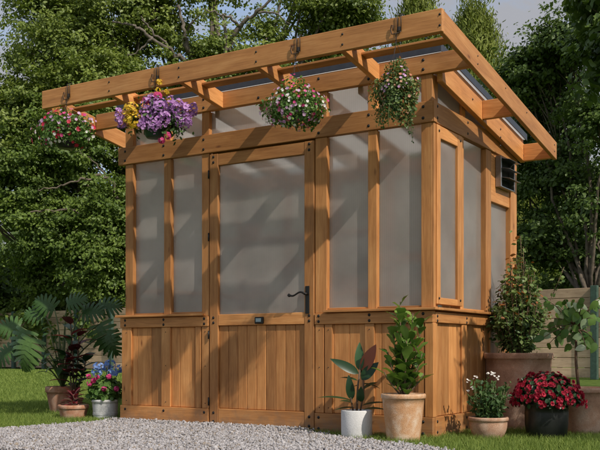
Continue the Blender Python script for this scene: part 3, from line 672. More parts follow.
# conifer behind the right end of the roof
def conifer(name, label, px, dep, top, w_px, n, base_y=330):
    b = atD(px, 351.3, dep); o = empty(name, (b[0], b[1], 0)); tag(o, label, 'conifer', None); off = np.array([b[0], b[1], 0.])
    Ht = float(atD(px, top, dep)[2]); Wd = w_px*dep/FPX
    n = int(n*1.5); u = rng.random(n)**.8; z = Ht*(1-u)*.94+.06*Ht; th = rng.uniform(0, 2*math.pi, n); rr = Wd*np.minimum(1, (u+.03)*1.7)**.8*(1+.25*np.sin(th*7+z*3)+.2*np.sin(z*5.3+th*3))*rng.uniform(.35, 1, n)**.5
    C = np.stack([b[0]+rr*np.cos(th), b[1]+rr*np.sin(th), z], 1); per = 26
    P = np.repeat(C, per, 0)+rng.normal(0, 1, (n*per, 3))*np.array([.13, .13, .22]); outw = np.repeat(np.stack([np.cos(th), np.sin(th), np.zeros(n)], 1), per, 0)
    V = leaf_cloud(P, outw, .13, .26, .5, along=outw*.5+np.array([0, 0, 1.0]))-off
    mass_mesh('crown', V, 6, LEAF_F, np.clip(np.repeat(rng.random(n), per)*.6+rng.random(n*per)*.4, 0, 1), M['leafY'], o)
    mb = MB(); mb.tube([(0, 0, -.2), (0, 0, Ht*.5), (0, 0, Ht*.97)], [.22, .14, .02], 8); mb.build('trunk', M['bark'], o)
conifer('conifer', 'feathery yellow-green conifer rising directly behind the right end of the roof', 474, 27, 8, 66, 1800)
conifer('conifer', 'yellow-green conifer whose tip just shows above the front fascia board', 418, 28, -2, 72, 1600)
tb = atD(585, 351.3, 20)
tree('garden_tree', 'dark green broadleaf tree rising at the right beyond the fence', 'tree', tb[:2],
     [lobe(540, 62, 20.5, 26, .9), lobe(575, 42, 20, 28, .8), lobe(622, 20, 19, 42, .9), lobe(528, 92, 21, 24, .7), lobe(560, 105, 21, 26, .6), lobe(605, 110, 19, 30, .7), lobe(560, 165, 21, 38, 1.1), lobe(612, 190, 20, 44, 1.0), lobe(538, 235, 21, 36, 1), lobe(590, 255, 21, 42, 1), lobe(518, 165, 22, 26, .7), lobe(535, 130, 22, 24, .5)],
     1300, 86000, .085, 'leafD', 'bark', .08, clr=.34)
tb = atD(690, 351.3, 14)
tree('garden_tree', 'near branch of large dark leaves hanging in at the top right corner', 'tree', tb[:2],
     [lobe(635, 55, 14, 42, 1), lobe(660, 10, 14, 60, 1), lobe(600, -8, 14, 10, .1)], 330, 8000, .15, 'leafD', 'bark', .10, clr=.3)
# bushes just beyond the fence
for px, dep, h, w, mt, lb in ((55, 31, 287, 36, 'leafBr', 'bright yellow-green bush peeping over the left end of the fence'), (20, 32, 292, 30, 'leafBr', 'low lime-green bush over the fence at the left edge'), (130, 29, 290, 26, 'leafB', 'mid-green bush over the fence beside the greenhouse'),
                          (560, 23, 262, 34, 'leafB', 'mid-green bush over the fence right of the greenhouse'), (610, 22, 268, 34, 'leafD', 'dark bush over the fence at the right edge')):
    c = atD(px, (h+351)/2, dep); tree('bush', lb, 'bush', c[:2], [(c, (w*dep/FPX, w*dep/FPX*.7, (351-h)/2*dep/FPX), 1)], 120, 9000, .13, mt, trunk_r=.06, clr=.45)
# far wood behind everything
def woodland():
    n = 3000; px = rng.uniform(-220, 820, n); dep = rng.uniform(40, 54, n)
    prof = 205+18*np.sin(px/37.)+14*np.sin(px/17.+1)+10*np.sin(px/71.+2)
    prof = np.where((px > 500), 185+16*np.sin(px/23.), prof); prof = np.where(px < 30, 262+10*np.sin(px/9.), prof)
    y = prof+(350-prof)*rng.random(n)**1.1
    C = CAM+FW*dep[:, None]+RT*((px-CX)*dep/FPX)[:, None]+UP*((CY-y)*dep/FPX)[:, None]
    per = 26; P = np.repeat(C, per, 0)+rng.normal(0, .75, (n*per, 3)); V = leaf_cloud(P, np.tile(unit(-FW+UP*.7), (n*per, 1)), .42, .65, .6)
    tag(mass_mesh('distant_woodland', V, 6, LEAF_F, np.clip(np.repeat(rng.random(n), per)*.6+rng.random(n*per)*.4, 0, 1), M['leafD']), 'far-off dark green wood behind the garden trees', 'woodland', kind='stuff')
woodland()
# tree standing outside the frame to the right, its shade falls on the right-hand pots
tree('garden_tree', 'broadleaf tree beside the lawn to the right of the view', 'tree', (8.6, -1.2), [((8.2, -.9, 6.3), (1.2, 1.3, .9), 1), ((9.2, .6, 6.9), (1.3, 1.2, .9), .8)], 120, 5200, .13, 'leafD', trunk_r=.14, clr=.5)

# slim unseen tree added on the sunny side to shadow the side wall
tree('shadow_tree', 'slim unseen tree added right of the pots to cast a plant shadow on the side wall', 'tree', (1.62, .16), [((1.62, .16, 1.95), (.13, .13, .40), 1), ((1.62, .17, 1.55), (.19, .19, .18), .6)], 150, 3000, .05, 'leafB', trunk_r=.018, clr=.06)

# ------------------------------------------------------------ plant helpers
def blade(mb, p, d, nrm, Lg, Wd, n=7, curl=.5, fold=.25, tone=None, shape='ovate', mi=0, waves=0):
    """solid leaf: midrib starting at p in direction d, upper side nrm, drooping by curl"""
    d = unit(np.array(d, float)); nrm = np.array(nrm, float); nrm = unit(nrm-d*(nrm@d)); s = np.cross(d, nrm)
    V = []; q = np.array(p, float); dd = d.copy(); nn = nrm.copy(); step = Lg/n
    for i in range(n+1):
        t = i/n
        if shape == 'ovate': w = math.sin(math.pi*min(1, t**.75))**.8
        elif shape == 'obovate': w = math.sin(math.pi*min(1, t**1.5*.97+.03))**.75
        else: w = math.sin(math.pi*t)**.7*(1-.3*t)
        w = max(w, .04 if i else .05)*Wd/2
        wv = waves*math.sin(i*2.3)*w
        V += [q+s*w+nn*(w*fold+wv), q, q-s*w+nn*(w*fold-wv)]
        a = curl/n; dd, nn = unit(dd*math.cos(a)-nn*math.sin(a)), unit(nn*math.cos(a)+dd*math.sin(a)); q = q+dd*step
    Fc = []
    for i in range(n):
        k = i*3; Fc += [(k, k+1, k+4, k+3), (k+1, k+2, k+5, k+4)]
    mb.add(V, Fc, None, tone, mi, True)
def monstera_leaf(mb, p, d, nrm, Ls, tone=None):
    d = unit(np.array(d, float)); nrm = np.array(nrm, float); nrm = unit(nrm-d*(nrm@d)); s = np.cross(d, nrm); tn = random.random() if tone is None else tone
    nf = 7; rib = []; q = np.array(p, float); dd = d.copy(); nn = nrm.copy()
    for i in range(nf*2+1):
        rib.append((q.copy(), dd.copy(), nn.copy())); a = .7/(nf*2); dd, nn = unit(dd*math.cos(a)-nn*math.sin(a)), unit(nn*math.cos(a)+dd*math.sin(a)); q = q+dd*Ls/(nf*2)
    for sg in (1, -1):
        V = []; Fc = []
        for i in range(nf):
            q0, d0, n0 = rib[2*i]; q1, _, _ = rib[min(2*i+2, nf*2)]; t = i/(nf-1)
            ln = Ls*(.46+.20*math.sin(math.pi*(t*.8+.15)))*(1-.4*t**3); ang = 1.75-1.25*t
            fd = unit(d0*math.cos(ang)+s*sg*math.sin(ang)); wv = Ls/nf
            k = len(V); dn = -n0
            for j in range(5):
                u = j/4; c0 = (q0+q1)/2+fd*ln*u+dn*ln*.28*u*u; hw = wv*(.5 if j == 0 else (.50, .48, .43, .22)[j-1])*1.02
                V += [c0-d0*hw*1.18, c0+d0*hw*1.05]
            for j in range(4): Fc.append((k+2*j, k+2*j+1, k+2*j+3, k+2*j+2))
        mb.add(V, Fc, None, tn, 0, False)
    blade(mb, rib[0][0]-UP*.002, rib[0][1], rib[0][2], Ls*.92, Ls*.36, 8, .7, .05, tn)
    blade(mb, rib[-3][0], rib[-2][1], rib[-2][2], Ls*.28, Ls*.22, 4, .2, .1, tn)
def flower(mb, p, nrm, r, npet=5, mi=0, cup=.3, tone=None, center=None):
    nrm = unit(np.array(nrm, float)); a = unit(np.cross(nrm, rng.normal(0, 1, 3))); b = np.cross(nrm, a); tn = random.random() if tone is None else tone
    for k in range(npet):
        t = 2*math.pi*k/npet+random.uniform(-.15, .15); d = math.cos(t)*a+math.sin(t)*b; sd = np.cross(nrm, d); w = r*math.sin(math.pi/npet)*1.15
        V = [p, p+d*r*.55+sd*w*.8+nrm*r*cup*.4, p+d*r+sd*w*.45+nrm*r*cup, p+d*r-sd*w*.45+nrm*r*cup, p+d*r*.55-sd*w*.8+nrm*r*cup*.4]
        mb.add(V, [(0, 1, 2, 3, 4)], None, tn, mi)
    if center is not None:
        mb.add([p+nrm*r*.12+(math.cos(t)*a+math.sin(t)*b)*r*.2 for t in np.linspace(0, 2*math.pi, 7)[:-1]], [tuple(range(6))], None, .5, center)
def pot(o, off, prof, mat, soil_r, soil_z, seg=44, name='pot'):
    mb = MB(); mb.lathe(prof, off, seg); mb.build(name, mat, o)
    mb = MB(); V = [off+np.array([0, 0, soil_z+.01])]
    for ri, rr in enumerate((.5, 1.0)):
        for k in range(24):
            t = 2*math.pi*k/24; V.append(off+np.array([rr*soil_r*math.cos(t), rr*soil_r*math.sin(t), soil_z+random.uniform(-.006, .006)]))
    Fc = [(0, 1+k, 1+(k+1) % 24) for k in range(24)]+[(1+k, 25+k, 25+(k+1) % 24, 1+(k+1) % 24) for k in range(24)]
    mb.add(V, Fc); mb.build('soil', M['soil'], o)
def pot_profile(rb, rt, h, rim_h, rim_w, wall=.012, curve=0.0, foot=0):
    p = [(.001, 0.001), (rb-.006, 0.0), (rb, .006)]
    body = h-rim_h
    for i in range(1, 9):
        t = i/8; p.append((rb+(rt-rim_w-rb)*t+curve*math.sin(math.pi*t), .006+(body-.006)*t))
    if rim_h > 0: p += [(rt-.002, body+.002), (rt, body+.006), (rt+.001, body+rim_h*.6), (rt, h-.004), (rt-.004, h)]
    else: p += [(rt, h)]
    p += [(rt-wall, h), (rt-wall-.002, h-.012), (rt-wall-.01, h*.8), (.001, h*.78)]
    return p
Z3 = np.zeros(3)
def place(pxc, pyb, r):
    """centre of a round pot whose front foot shows at this place"""
    g = onG(pxc, pyb); return g+np.array([FW[0], FW[1], 0])*r*.9
PL = {}
def potted(name, label, cat, pxc, pyb, wb, group=None):
    g0 = onG(pxc, pyb); s = depth(g0)/FPX; r = wb*s/2; g = place(pxc, pyb, r); s = depth(g)/FPX
    o = empty(name, tuple(g)); tag(o, label, cat, group); return o, s, g
for nm, c1, c2, kw in (('lf_mon', (0.03, 0.075, 0.018), (0.10, 0.18, 0.045), dict(rough=.38, trans=.15, spec=.35)), ('lf_burg', (0.06, 0.016, 0.018), (0.26, 0.045, 0.05), dict(rough=.38, trans=.25, spec=.35)),
        ('lf_dkgreen', (0.014, 0.040, 0.014), (0.04, 0.095, 0.032), dict(rough=.36, trans=.1, spec=.35)), ('lf_ficus', (0.03, 0.085, 0.014), (0.20, 0.31, 0.06), dict(rough=.33, trans=.22, spec=.45)),
        ('lf_fresh', (0.05, 0.12, 0.02), (0.17, 0.28, 0.06), dict(rough=.5, trans=.3)), ('lf_herb', (0.03, 0.075, 0.02), (0.10, 0.17, 0.05), dict(rough=.5, trans=.25)),
        ('lf_shrub', (0.025, 0.06, 0.018), (0.10, 0.16, 0.045), dict(rough=.4, trans=.25)), ('lf_tip', (0.20, 0.07, 0.025), (0.34, 0.16, 0.05), dict(rough=.5, trans=.25)),
        ('lf_pale', (0.20, 0.28, 0.13), (0.42, 0.48, 0.30), dict(rough=.45, trans=.25)), ('lf_rust', (0.26, 0.075, 0.035), (0.38, 0.12, 0.05), dict(rough=.42, trans=.1, spec=.3)),
        ('pt_blue', (0.13, 0.24, 0.52), (0.30, 0.44, 0.75), dict(rough=.6, trans=.25)), ('pt_pink', (0.50, 0.03, 0.16), (0.72, 0.10, 0.28), dict(rough=.6, trans=.25)),
        ('pt_red', (0.22, 0.006, 0.02), (0.60, 0.03, 0.07), dict(rough=.55, trans=.2)), ('pt_white', (0.62, 0.58, 0.52), (0.85, 0.82, 0.78), dict(rough=.6, trans=.25)),
        ('pt_purple', (0.30, 0.12, 0.36), (0.66, 0.38, 0.70), dict(rough=.6, trans=.25)), ('pt_yellow', (0.62, 0.36, 0.02), (0.80, 0.58, 0.06), dict(rough=.6, trans=.25)),
        ('pt_lilac', (0.45, 0.22, 0.42), (0.70, 0.45, 0.65), dict(rough=.6, trans=.25)), ('pt_peach', (0.55, 0.22, 0.12), (0.70, 0.42, 0.30), dict(rough=.6, trans=.25))):
    M[nm] = leaf_mat(nm, c1, c2, **kw)
ccd = -np.array([FW[0], FW[1], 0.])      # direction from a thing towards the viewer's side of the garden
V3 = lambda r, u=0, f=0: RT*r+UP*u+ccd*f   # right / up / towards the front of the garden

# 1 monstera
o, s, g = potted('monstera', 'big split-leaf plant in a terracotta pot, leftmost of the pots', 'potted plant', 60, 414, 24)
pot(o, Z3, pot_profile(12*s, 17*s, 27*s, 6*s, 1.2*s), M['terra'], 14*s, 24*s)
mb = MB(); lf = MB(); top = np.array([0, 0, 25*s])
for (dx, dy, f, L_, ang, tl) in ((-34, 58, .12, 30, -2.0, .6), (-25, 38, .12, 24, -2.4, .5), (-50, 40, .05, 24, -2.6, .3), (-26, 50, .2, 34, -2.0, .9), (36, 64, .0, 30, -1.2, .35), (44, 54, .02, 26, -1.1, .3), (20, 76, .0, 24, .2, .2), (-10, 80, -.05, 24, 2.6, .25), (6, 84, .05, 22, .5, .25), (-46, 62, -.1, 26, 3.0, .45), (34, 82, -.1, 24, .2, .2), (-22, 74, -.1, 22, 2.9, .3)):
    tip = top+V3(dx*s, dy*s, f); midp = top+V3(dx*.25*s, dy*.75*s, f*.5)
    q = [(1-t)**2*top+2*t*(1-t)*midp+t*t*tip for t in np.linspace(0, 1, 9)]; mb.tube(q, np.linspace(.009, .005, 9), 6)
    d = V3(math.cos(ang), math.sin(ang), .25); monstera_leaf(lf, tip, d, V3(-.2, .45, .9), L_*s*.86, tl)
for k in range(34):
    th = k*2.4; H_ = random.uniform(12, 62); r_ = random.uniform(4, 20); q = top+np.array([math.cos(th)*r_*s, math.sin(th)*r_*s, H_*s])
    mb.tube([top, top+(q-top)*.5+np.array([0, 0, 4*s]), q], [.004, .003, .002], 5); d = np.array([math.cos(th), math.sin(th), random.uniform(-.4, .5)])
    blade(lf, q, d, UP-d*.2, 15*s*random.uniform(.7, 1.2), 6.5*s, 6, .9, .2, random.random()*.6)
mb.build('stems', M['stem'], o); lf.build('leaves', M['lf_mon'], o)
# 2 burgundy rubber plant behind
o, s, g = potted('rubber_plant', 'tall burgundy and green leaved plant standing between the split-leaf plant and the blue flowers', 'potted plant', 72, 415, 15)
pot(o, Z3, pot_profile(7*s, 9.5*s, 17*s, 3*s, .8*s), M['terra'], 8*s, 15*s)
mb = MB(); lf = MB(); l2 = MB()
for j, (dx, H_) in enumerate(((-3, 90), (5, 78), (-9, 62), (13, 56))):
    a = np.array([0, 0, 14*s]); b = a+V3(dx*s, (H_-14)*s, 0); mb.tube([a, (a+b)/2+V3(.01, 0, 0), b], [.008, .007, .005], 6)
    for k in range(11):
        t = .3+.7*k/10; q = a+(b-a)*t; th = k*2.4+j; d = np.array([math.cos(th), math.sin(th), .35+.5*t])
        tgt = (l2 if (k % 3 != 0 and j < 3) else lf); blade(tgt, q, d, np.array([0, 0, 1.])-d*.2, 22*s*random.uniform(.8, 1.15), 10.5*s, 6, .7, .2, None)
mb.build('stems', M['stembrown'], o); lf.build('leaves', M['lf_dkgreen'], o); l2.build('burgundy_leaves', M['lf_burg'], o)
# 3 low bowl
o, s, g = potted('small_foliage_plant', 'small purple-leaved plant in a low wide terracotta bowl beside the whitewashed pot', 'potted plant', 70.5, 420.5, 26)
pot(o, Z3, pot_profile(12*s, 15.3*s, 15*s, 4*s, 1*s), M['terra'], 13*s, 12.5*s)
lf = MB()
for k in range(22):
    th = k*2.4; t = k/22; d = np.array([math.cos(th), math.sin(th), .5+1.6*t]); q = np.array([0, 0, (12+16*t)*s])+np.array([math.cos(th), math.sin(th), 0])*2*s
    blade(lf, q, d, np.array([-math.cos(th)*.5, -math.sin(th)*.5, 1.]), 15*s*random.uniform(.7, 1.1), 4.6*s, 6, 1.1, .35, random.random())
mb = MB(); mb.tube([(0, 0, 10*s), (0.005, 0, 20*s), (0, .005, 30*s)], [.007, .006, .003], 6); mb.build('stems', M['stembrown'], o); lf.build('leaves', M['lf_burg'], o)
# 4 white pot, blue + pink
o, s, g = potted('flowering_plant', 'blue and magenta flowering plant in a whitewashed pot at the left corner of the greenhouse', 'potted plant', 103, 421, 24)
pf = pot_profile(11.5*s, 13.6*s, 21*s, 3.0*s, .8*s); pot(o, Z3, pf, M['whitepot'], 12*s, 18*s)
mb = MB(); 
for z in (6*s, 7.4*s): mb.lathe([(12.1*s, z-.004), (12.5*s, z), (12.1*s, z+.004)], Z3, 44)
mb.build('pot_band', M['whitepot'], o)
n = 1300; d = unit(rng.normal(0, 1, (n, 3))); P = np.array([0, 0, 30*s])+d*np.array([17*s, 15*s, 14*s])*rng.uniform(.5, 1, n)[:, None]
V = leaf_cloud(P, d+np.array([0, 0, .6]), 5.5*s, .75, .5); mass_mesh('leaves', V, 6, LEAF_F, rng.random(n), M['lf_fresh'], o)
st = MB()
for (dx, dy, f) in ((-8, 40, .02), (5, 54, 0), (0, 48, -.05), (15, 46, 0), (26, 38, .0), (-6, 50, .03), (9, 40, .06)): 
    c = V3(dx*s, (18+dy*.62)*s+5*s, f); mb = MB()
    st.tube([(0, 0, 20*s), c*.5+np.array([0, 0, 10*s]), c], .003, 5)
    rr = (4.6 if abs(dx) < 20 else 3.0)*s
    for k in range(34):
        q = unit(rng.normal(0, 1, 3)); flower(mb, c+q*rr*np.array([1.1, 1.1, .8]), q, .011, 4)
    mb.build('blue_flower_head', M['pt_blue'], o)
for (dx, dy, f) in ((-13, 27, .1), (-5, 33, .12), (2, 22, .13), (14, 22, .12), (22, 24, .08), (-9, 30, .1), (6, 34, .1), (21, 30, .05), (-16, 34, .03)):
    c = V3(dx*s, (10+dy)*s, f); mb = MB()
    for k in range(22):
        q = unit(rng.normal(0, 1, 3)); flower(mb, c+q*2.1*s, q, .010, 5)
    mb.build('pink_flower_head', M['pt_pink'], o)
st.build('stems', M['stem'], o)
# 5 rubber plant in concrete pot
o, s, g = potted('rubber_plant', 'young rubber plant with dark glossy leaves in a pale concrete cylinder pot by the door', 'potted plant', 357.5, 440, 31)
pot(o, Z3, [(.001, .001), (15.0*s, 0), (15.4*s, .005), (15.7*s, 28*s), (15.5*s, 28.8*s), (14.0*s, 28.8*s), (13.8*s, 26*s), (.001, 25*s)], M['concrete'], 13.9*s, 26*s)
mb = MB(); lf = MB(); l2 = MB(); base = np.array([0, 0, 25*s]); topp = base+V3(4*s, 52*s, 0)
mb.tube([base, base+V3(1*s, 25*s, 0), topp], [.008, .007, .005], 7); mb.tube([base+V3(-3*s, 0, 0), base+V3(-6*s, 16*s, 0), base+V3(-5*s, 34*s, 0)], [.006, .005, .003], 6); mb.tube([base+V3(3*s, 0, 0), base+V3(7*s, 20*s, 0), base+V3(6*s, 44*s, 0)], [.006, .005, .003], 6)
for (bx, by, tx, ty, w, m_, f) in ((3, 43, 2, 71, 9.5, 0, .02), (6, 42, 18, 68, 13, 1, .05), (2, 40, -26, 53, 9.5, 2, .04), (5, 34, 20, 50, 11.5, 2, .06), (-5, 14, -9, 37, 9, 2, .05), (-5, 13, -38, 20, 5, 2, .02), (6, 24, 19, 33, 8.5, 2, .02), (1, 33, -16, 38, 5, 2, -.02),
                              (5, 8, 30, 14, 5, 2, .03), (6, 4, 28, 7, 5.5, 2, .06), (-2, 6, -22, 6, 4, 2, .03), (4, 12, 3, 24, 8, 2, .08), (6, 30, 24, 27, 5, 2, 0), (-3, 10, -16, 15, 6, 2, .06), (2, 28, -7, 26, 6, 2, -.05), (7, 38, 8, 52, 8, 2, -.05)):
    a = base+V3(bx*s, by*s, 0); b = base+V3(tx*s, ty*s, f); d = b-a; Lg = np.linalg.norm(d)
    blade(l2 if m_ == 1 else lf, a, d+UP*.12*Lg, V3(-.15, .35, 1) if abs(ty-by) > 10 else V3(0, 1, .35), Lg*1.03, w*s, 9, .45, .22, .95 if m_ == 0 else random.random()*.6)
mb.build('stems', M['stembrown'], o); lf.build('leaves', M['lf_dkgreen'], o); x = l2.build('leaf_underside', M['lf_rust'], o); x['label'] = 'single rusty red leaf turned up at the top'; x.name = 'red_leaf'
# 6 ficus in tall tapered terracotta
o, s, g = potted('green_shrub', 'bushy bright green plant in a tall tapered weathered terracotta pot before the greenhouse corner', 'potted plant', 405, 443, 34)
pot(o, Z3, pot_profile(16.5*s, 22.3*s, 48*s, 5.0*s, 1.3*s), M['terraold'], 20*s, 44*s)
mb = MB(); lf = MB(); base = np.array([0, 0, 44*s])
stems = [(-3, 96, 0), (9, 84, .03), (-10, 70, -.03), (19, 78, 0), (2, 60, .07), (-16, 46, .03), (18, 44, .04), (-4, 82, .05), (-20, 26, .05), (20, 24, .03)]
for j, (dx, H_, f) in enumerate(stems):
    b = base+V3(dx*s, H_*s, f); mp_ = base+V3(dx*.7*s, H_*.5*s, f); q = [(1-t)**2*base+2*t*(1-t)*mp_+t*t*b for t in np.linspace(0, 1, 7)]; mb.tube(q, np.linspace(.007, .003, 7), 6)
    nl = int(H_/4.2)
    for k in range(nl):
        t = .12+.88*k/nl; p0 = (1-t)**2*base+2*t*(1-t)*mp_+t*t*b; th = k*2.4+j*1.3+random.uniform(-.4, .4); ow = np.array([math.cos(th), math.sin(th), 0]); lift = random.uniform(.7, 2.4)
        blade(lf, p0, ow+UP*lift, -ow*(.5+.5*lift)+UP*1.0+rng.normal(0, .25, 3), 15.5*s*random.uniform(.7, 1.25), 10.5*s*random.uniform(.8, 1.15), 6, random.uniform(.2, .8), .2, min(1, max(0, random.gauss(.42+.3*t, .25))), 'obovate', waves=.12)
mb.build('stems', M['stembrown'], o); lf.build('leaves', M['lf_ficus'], o)
# 7 small bowl with white flowers
o, s, g = potted('flowering_herb', 'low herb with small white flowers in a small pinkish clay bowl', 'potted plant', 491, 440, 30)
pot(o, Z3, pot_profile(14*s, 20*s, 22*s, 4*s, 1.2*s, curve=.01), M['terradusk'], 17*s, 19*s)
mb = MB(); P = []; D_ = []; wf = MB()
for k in range(30):
    th = k*2.4; r = math.sqrt(k/30); H_ = random.uniform(26, 48)*(1-.25*r); a = np.array([math.cos(th)*r*12*s, math.sin(th)*r*12*s, 19*s]); b = a+np.array([math.cos(th)*r*8*s, math.sin(th)*r*8*s, H_*s]); mb.tube([a, (a+b)/2, b], [.003, .0025, .0015], 5)
    for t in np.linspace(.1, 1, 26):
        P.append(a+(b-a)*t+rng.normal(0, 1.2*s, 3)); D_.append([math.cos(t*40+k), math.sin(t*40+k), .5])
V = leaf_cloud(np.array(P), np.array(D_), 5*s, .5, .5); mass_mesh('leaves', V, 6, LEAF_F, rng.random(len(P)), M['lf_herb'], o); mb.build('stems', M['stem'], o)
for (dx, dy, f) in ((-1, 72, 0), (3, 73, .02), (6, 71, 0), (-20, 65, 0), (-18, 57, .05), (9, 67, .02), (-14, 68, .02), (-21, 53, .03)):
    wf = MB()
    for k in range(5): flower(wf, V3(dx*s, dy*s*.9, f)+rng.normal(0, 1.0*s, 3), unit(ccd+UP+rng.normal(0, .4, 3)), .0065, 5)
    wf.build('white_flower_head', M['pt_white'], o)
# 8 large planter with tall shrub
o, s, g = potted('tall_shrub', 'tall fine-leaved shrub with orange tips in a very large clay planter at the greenhouse side', 'potted plant', 524, 431, 56)
pot(o, Z3, pot_profile(25*s, 34*s, 76*s, 6*s, 1.5*s, curve=.012), M['terradusk'], 31*s, 71*s)
mb = MB(); mb.lathe([(.01, 0), (30*s, 0), (31*s, 3*s), (25.5*s, 3.2*s)], Z3, 40); mb.build('saucer', M['terradusk'], o)
mb = MB(); P = []; D_ = []; TP = []; base = np.array([0, 0, 70*s])
for k in range(74):
    th = k*2.4; r = math.sqrt((k+.5)/74); H_ = (136-88*r**1.1)*random.uniform(.70, 1.0); w_ = 30*r
    if k == 50: H_, w_, th = 92, 46, math.atan2(RT[1], RT[0])
    a = base+np.array([math.cos(th), math.sin(th), 0])*3*s*r; b = base+np.array([math.cos(th)*w_*s, math.sin(th)*w_*s, H_*s]); mp_ = (a+b)/2+np.array([0, 0, -.0])+np.array([math.cos(th), math.sin(th), 0])*4*s
    q = [(1-t)**2*a+2*t*(1-t)*mp_+t*t*b for t in np.linspace(0, 1, 8)]; mb.tube(q, np.linspace(.006, .002, 8), 5)
    for t in rng.uniform(.16, 1, int(52)):
        c = (1-t)**2*a+2*t*(1-t)*mp_+t*t*b+rng.normal(0, 3.0*s, 3)
        (TP if (t > .9 and random.random() < .3) else P).append(c)
P = np.array(P); TP = np.array(TP); 
PP = np.concatenate([P, TP]); V = leaf_cloud(PP, unit(PP-base)+np.array([0, 0, .3]), 5.2*s, .58, .7)
mass_mesh('leaves', V, 6, LEAF_F, np.concatenate([rng.random(len(P))*.8, np.full(len(TP), .97)]), M['lf_shrub2'], o)
mb.build('stems', M['stembrown'], o)
# 9 black pot with red chrysanthemums
o, s, g = potted('chrysanthemum', 'dome of dark red chrysanthemums in a glossy black pot', 'potted plant', 551, 440, 38)
pot(o, Z3, [(.001, .001), (18*s, 0), (19.5*s, 3*s), (21.2*s, 14*s), (21.5*s, 26*s), (21*s, 33*s), (22*s, 33.5*s), (22*s, 36*s), (20.8*s, 36.2*s), (20.5*s, 32*s), (.001, 31*s)], M['plasticblack'], 20.4*s, 32.5*s)
n = 1500; d = unit(rng.normal(0, 1, (n, 3))); d[:, 2] = np.abs(d[:, 2])*1.0-.12; C0 = np.array([0, 0, 38*s]); RR = np.array([36*s, 34*s, 33*s])
P = C0+d*RR*rng.uniform(.55, .93, n)[:, None]; V = leaf_cloud(P, d+np.array([0, 0, .4]), 6*s, .6, .5); mass_mesh('leaves', V, 6, LEAF_F, rng.random(n), M['lf_dkgreen'], o)
fl = MB()
for k in range(380):
    q = unit(rng.normal(0, 1, 3)); q[2] = abs(q[2])-.16; c = C0+q*RR*random.uniform(.88, 1.04)*(1+.05*math.sin(q[0]*9)+.05*math.sin(q[1]*8+2)); tn = random.random()
    flower(fl, c, q+rng.normal(0, .25, 3), .0155, 9, cup=.35, tone=tn); flower(fl, c+unit(q)*.003, q, .010, 7, cup=.8, tone=tn*.6)
x = fl.build('red_flowers', M['pt_red'], o)
mb = MB(); 
for k in range(14): th = k*2.4; mb.tube([(0, 0, 30*s), (math.cos(th)*12*s, math.sin(th)*12*s, 44*s), (math.cos(th)*24*s, math.sin(th)*24*s, 54*s)], .003, 5)
mb.build('stems', M['stem'], o)
# 10 variegated standard at right edge
o, s, g = potted('variegated_standard', 'slender plant with pale variegated leaves in a tan clay pot at the right edge', 'potted plant', 590, 436, 44)
pot(o, Z3, pot_profile(20*s, 27*s, 47*s, 5*s, 1.2*s), M['terradusk'], 24*s, 43*s)
mb = MB(); lf = MB(); l2 = MB(); base = np.array([0, 0, 42*s]); top = base+V3(-8*s, 62*s, 0)
mb.tube([base+V3(-5*s, 0, 0), base+V3(-8*s, 30*s, 0), top], [.012, .010, .008], 8)
for k in range(34):
    th = k*2.4; r = .3+.7*math.sqrt(k/34); b = top+V3(math.cos(th)*32*s*r-4*s, (random.uniform(-26, 26)+8)*s, math.sin(th)*.2*r); mp_ = (top+b)/2+np.array([0, 0, 9*s]); q = [(1-t)**2*top+2*t*(1-t)*mp_+t*t*b for t in np.linspace(0, 1, 6)]; mb.tube(q, np.linspace(.005, .002, 6), 5)
    for t in np.linspace(.45, 1.0, 4):
        c = (1-t)**2*top+2*t*(1-t)*mp_+t*t*b; a_ = random.uniform(0, 6.28); d = V3(math.cos(a_)*.8, -.75+random.uniform(-.4, .7), math.sin(a_)*.5)
        blade(l2 if random.random() < .25 else lf, c, d, ccd+UP*.7+rng.normal(0, .35, 3), 11*s*random.uniform(.7, 1.15), 7.5*s, 6, .5, .12, None)
mb.build('stems', M['stembrown'], o); lf.build('leaves', M['lf_fresh'], o); l2.build('pale_leaves', M['lf_pale'], o)

for (x, y, z, hh, lab) in ((-2.28, 1.36, 1.05, .30, 'leafy green plant on the lower shelf inside, seen blurred through the left panes'), (-1.95, .95, .03, .95, 'tall green plant standing on the floor inside, behind the left panes'), (-1.35, 1.34, 1.05, .28, 'green plant on the lower shelf inside, seen blurred through the door pane'), (-2.35, 1.36, 1.55, .25, 'small plant on the top shelf inside, behind the left panes')):
    o = empty('indoor_plant', (x, y, z)); tag(o, lab, 'potted plant', 'plants inside the greenhouse')
    pot(o, Z3, pot_profile(.06, .085, .13, .03, .006), M['terra'], .07, .115)
    n = 500; d = unit(rng.normal(0, 1, (n, 3))); P = np.array([0, 0, .13+hh*.5])+d*np.array([.14, .14, hh*.5])*rng.uniform(.3, 1, n)[:, None]
    mass_mesh('leaves', leaf_cloud(P, d+np.array([0, 0, .5]), .06, .6, .5), 6, LEAF_F, rng.random(n), M['lf_fresh'], o)
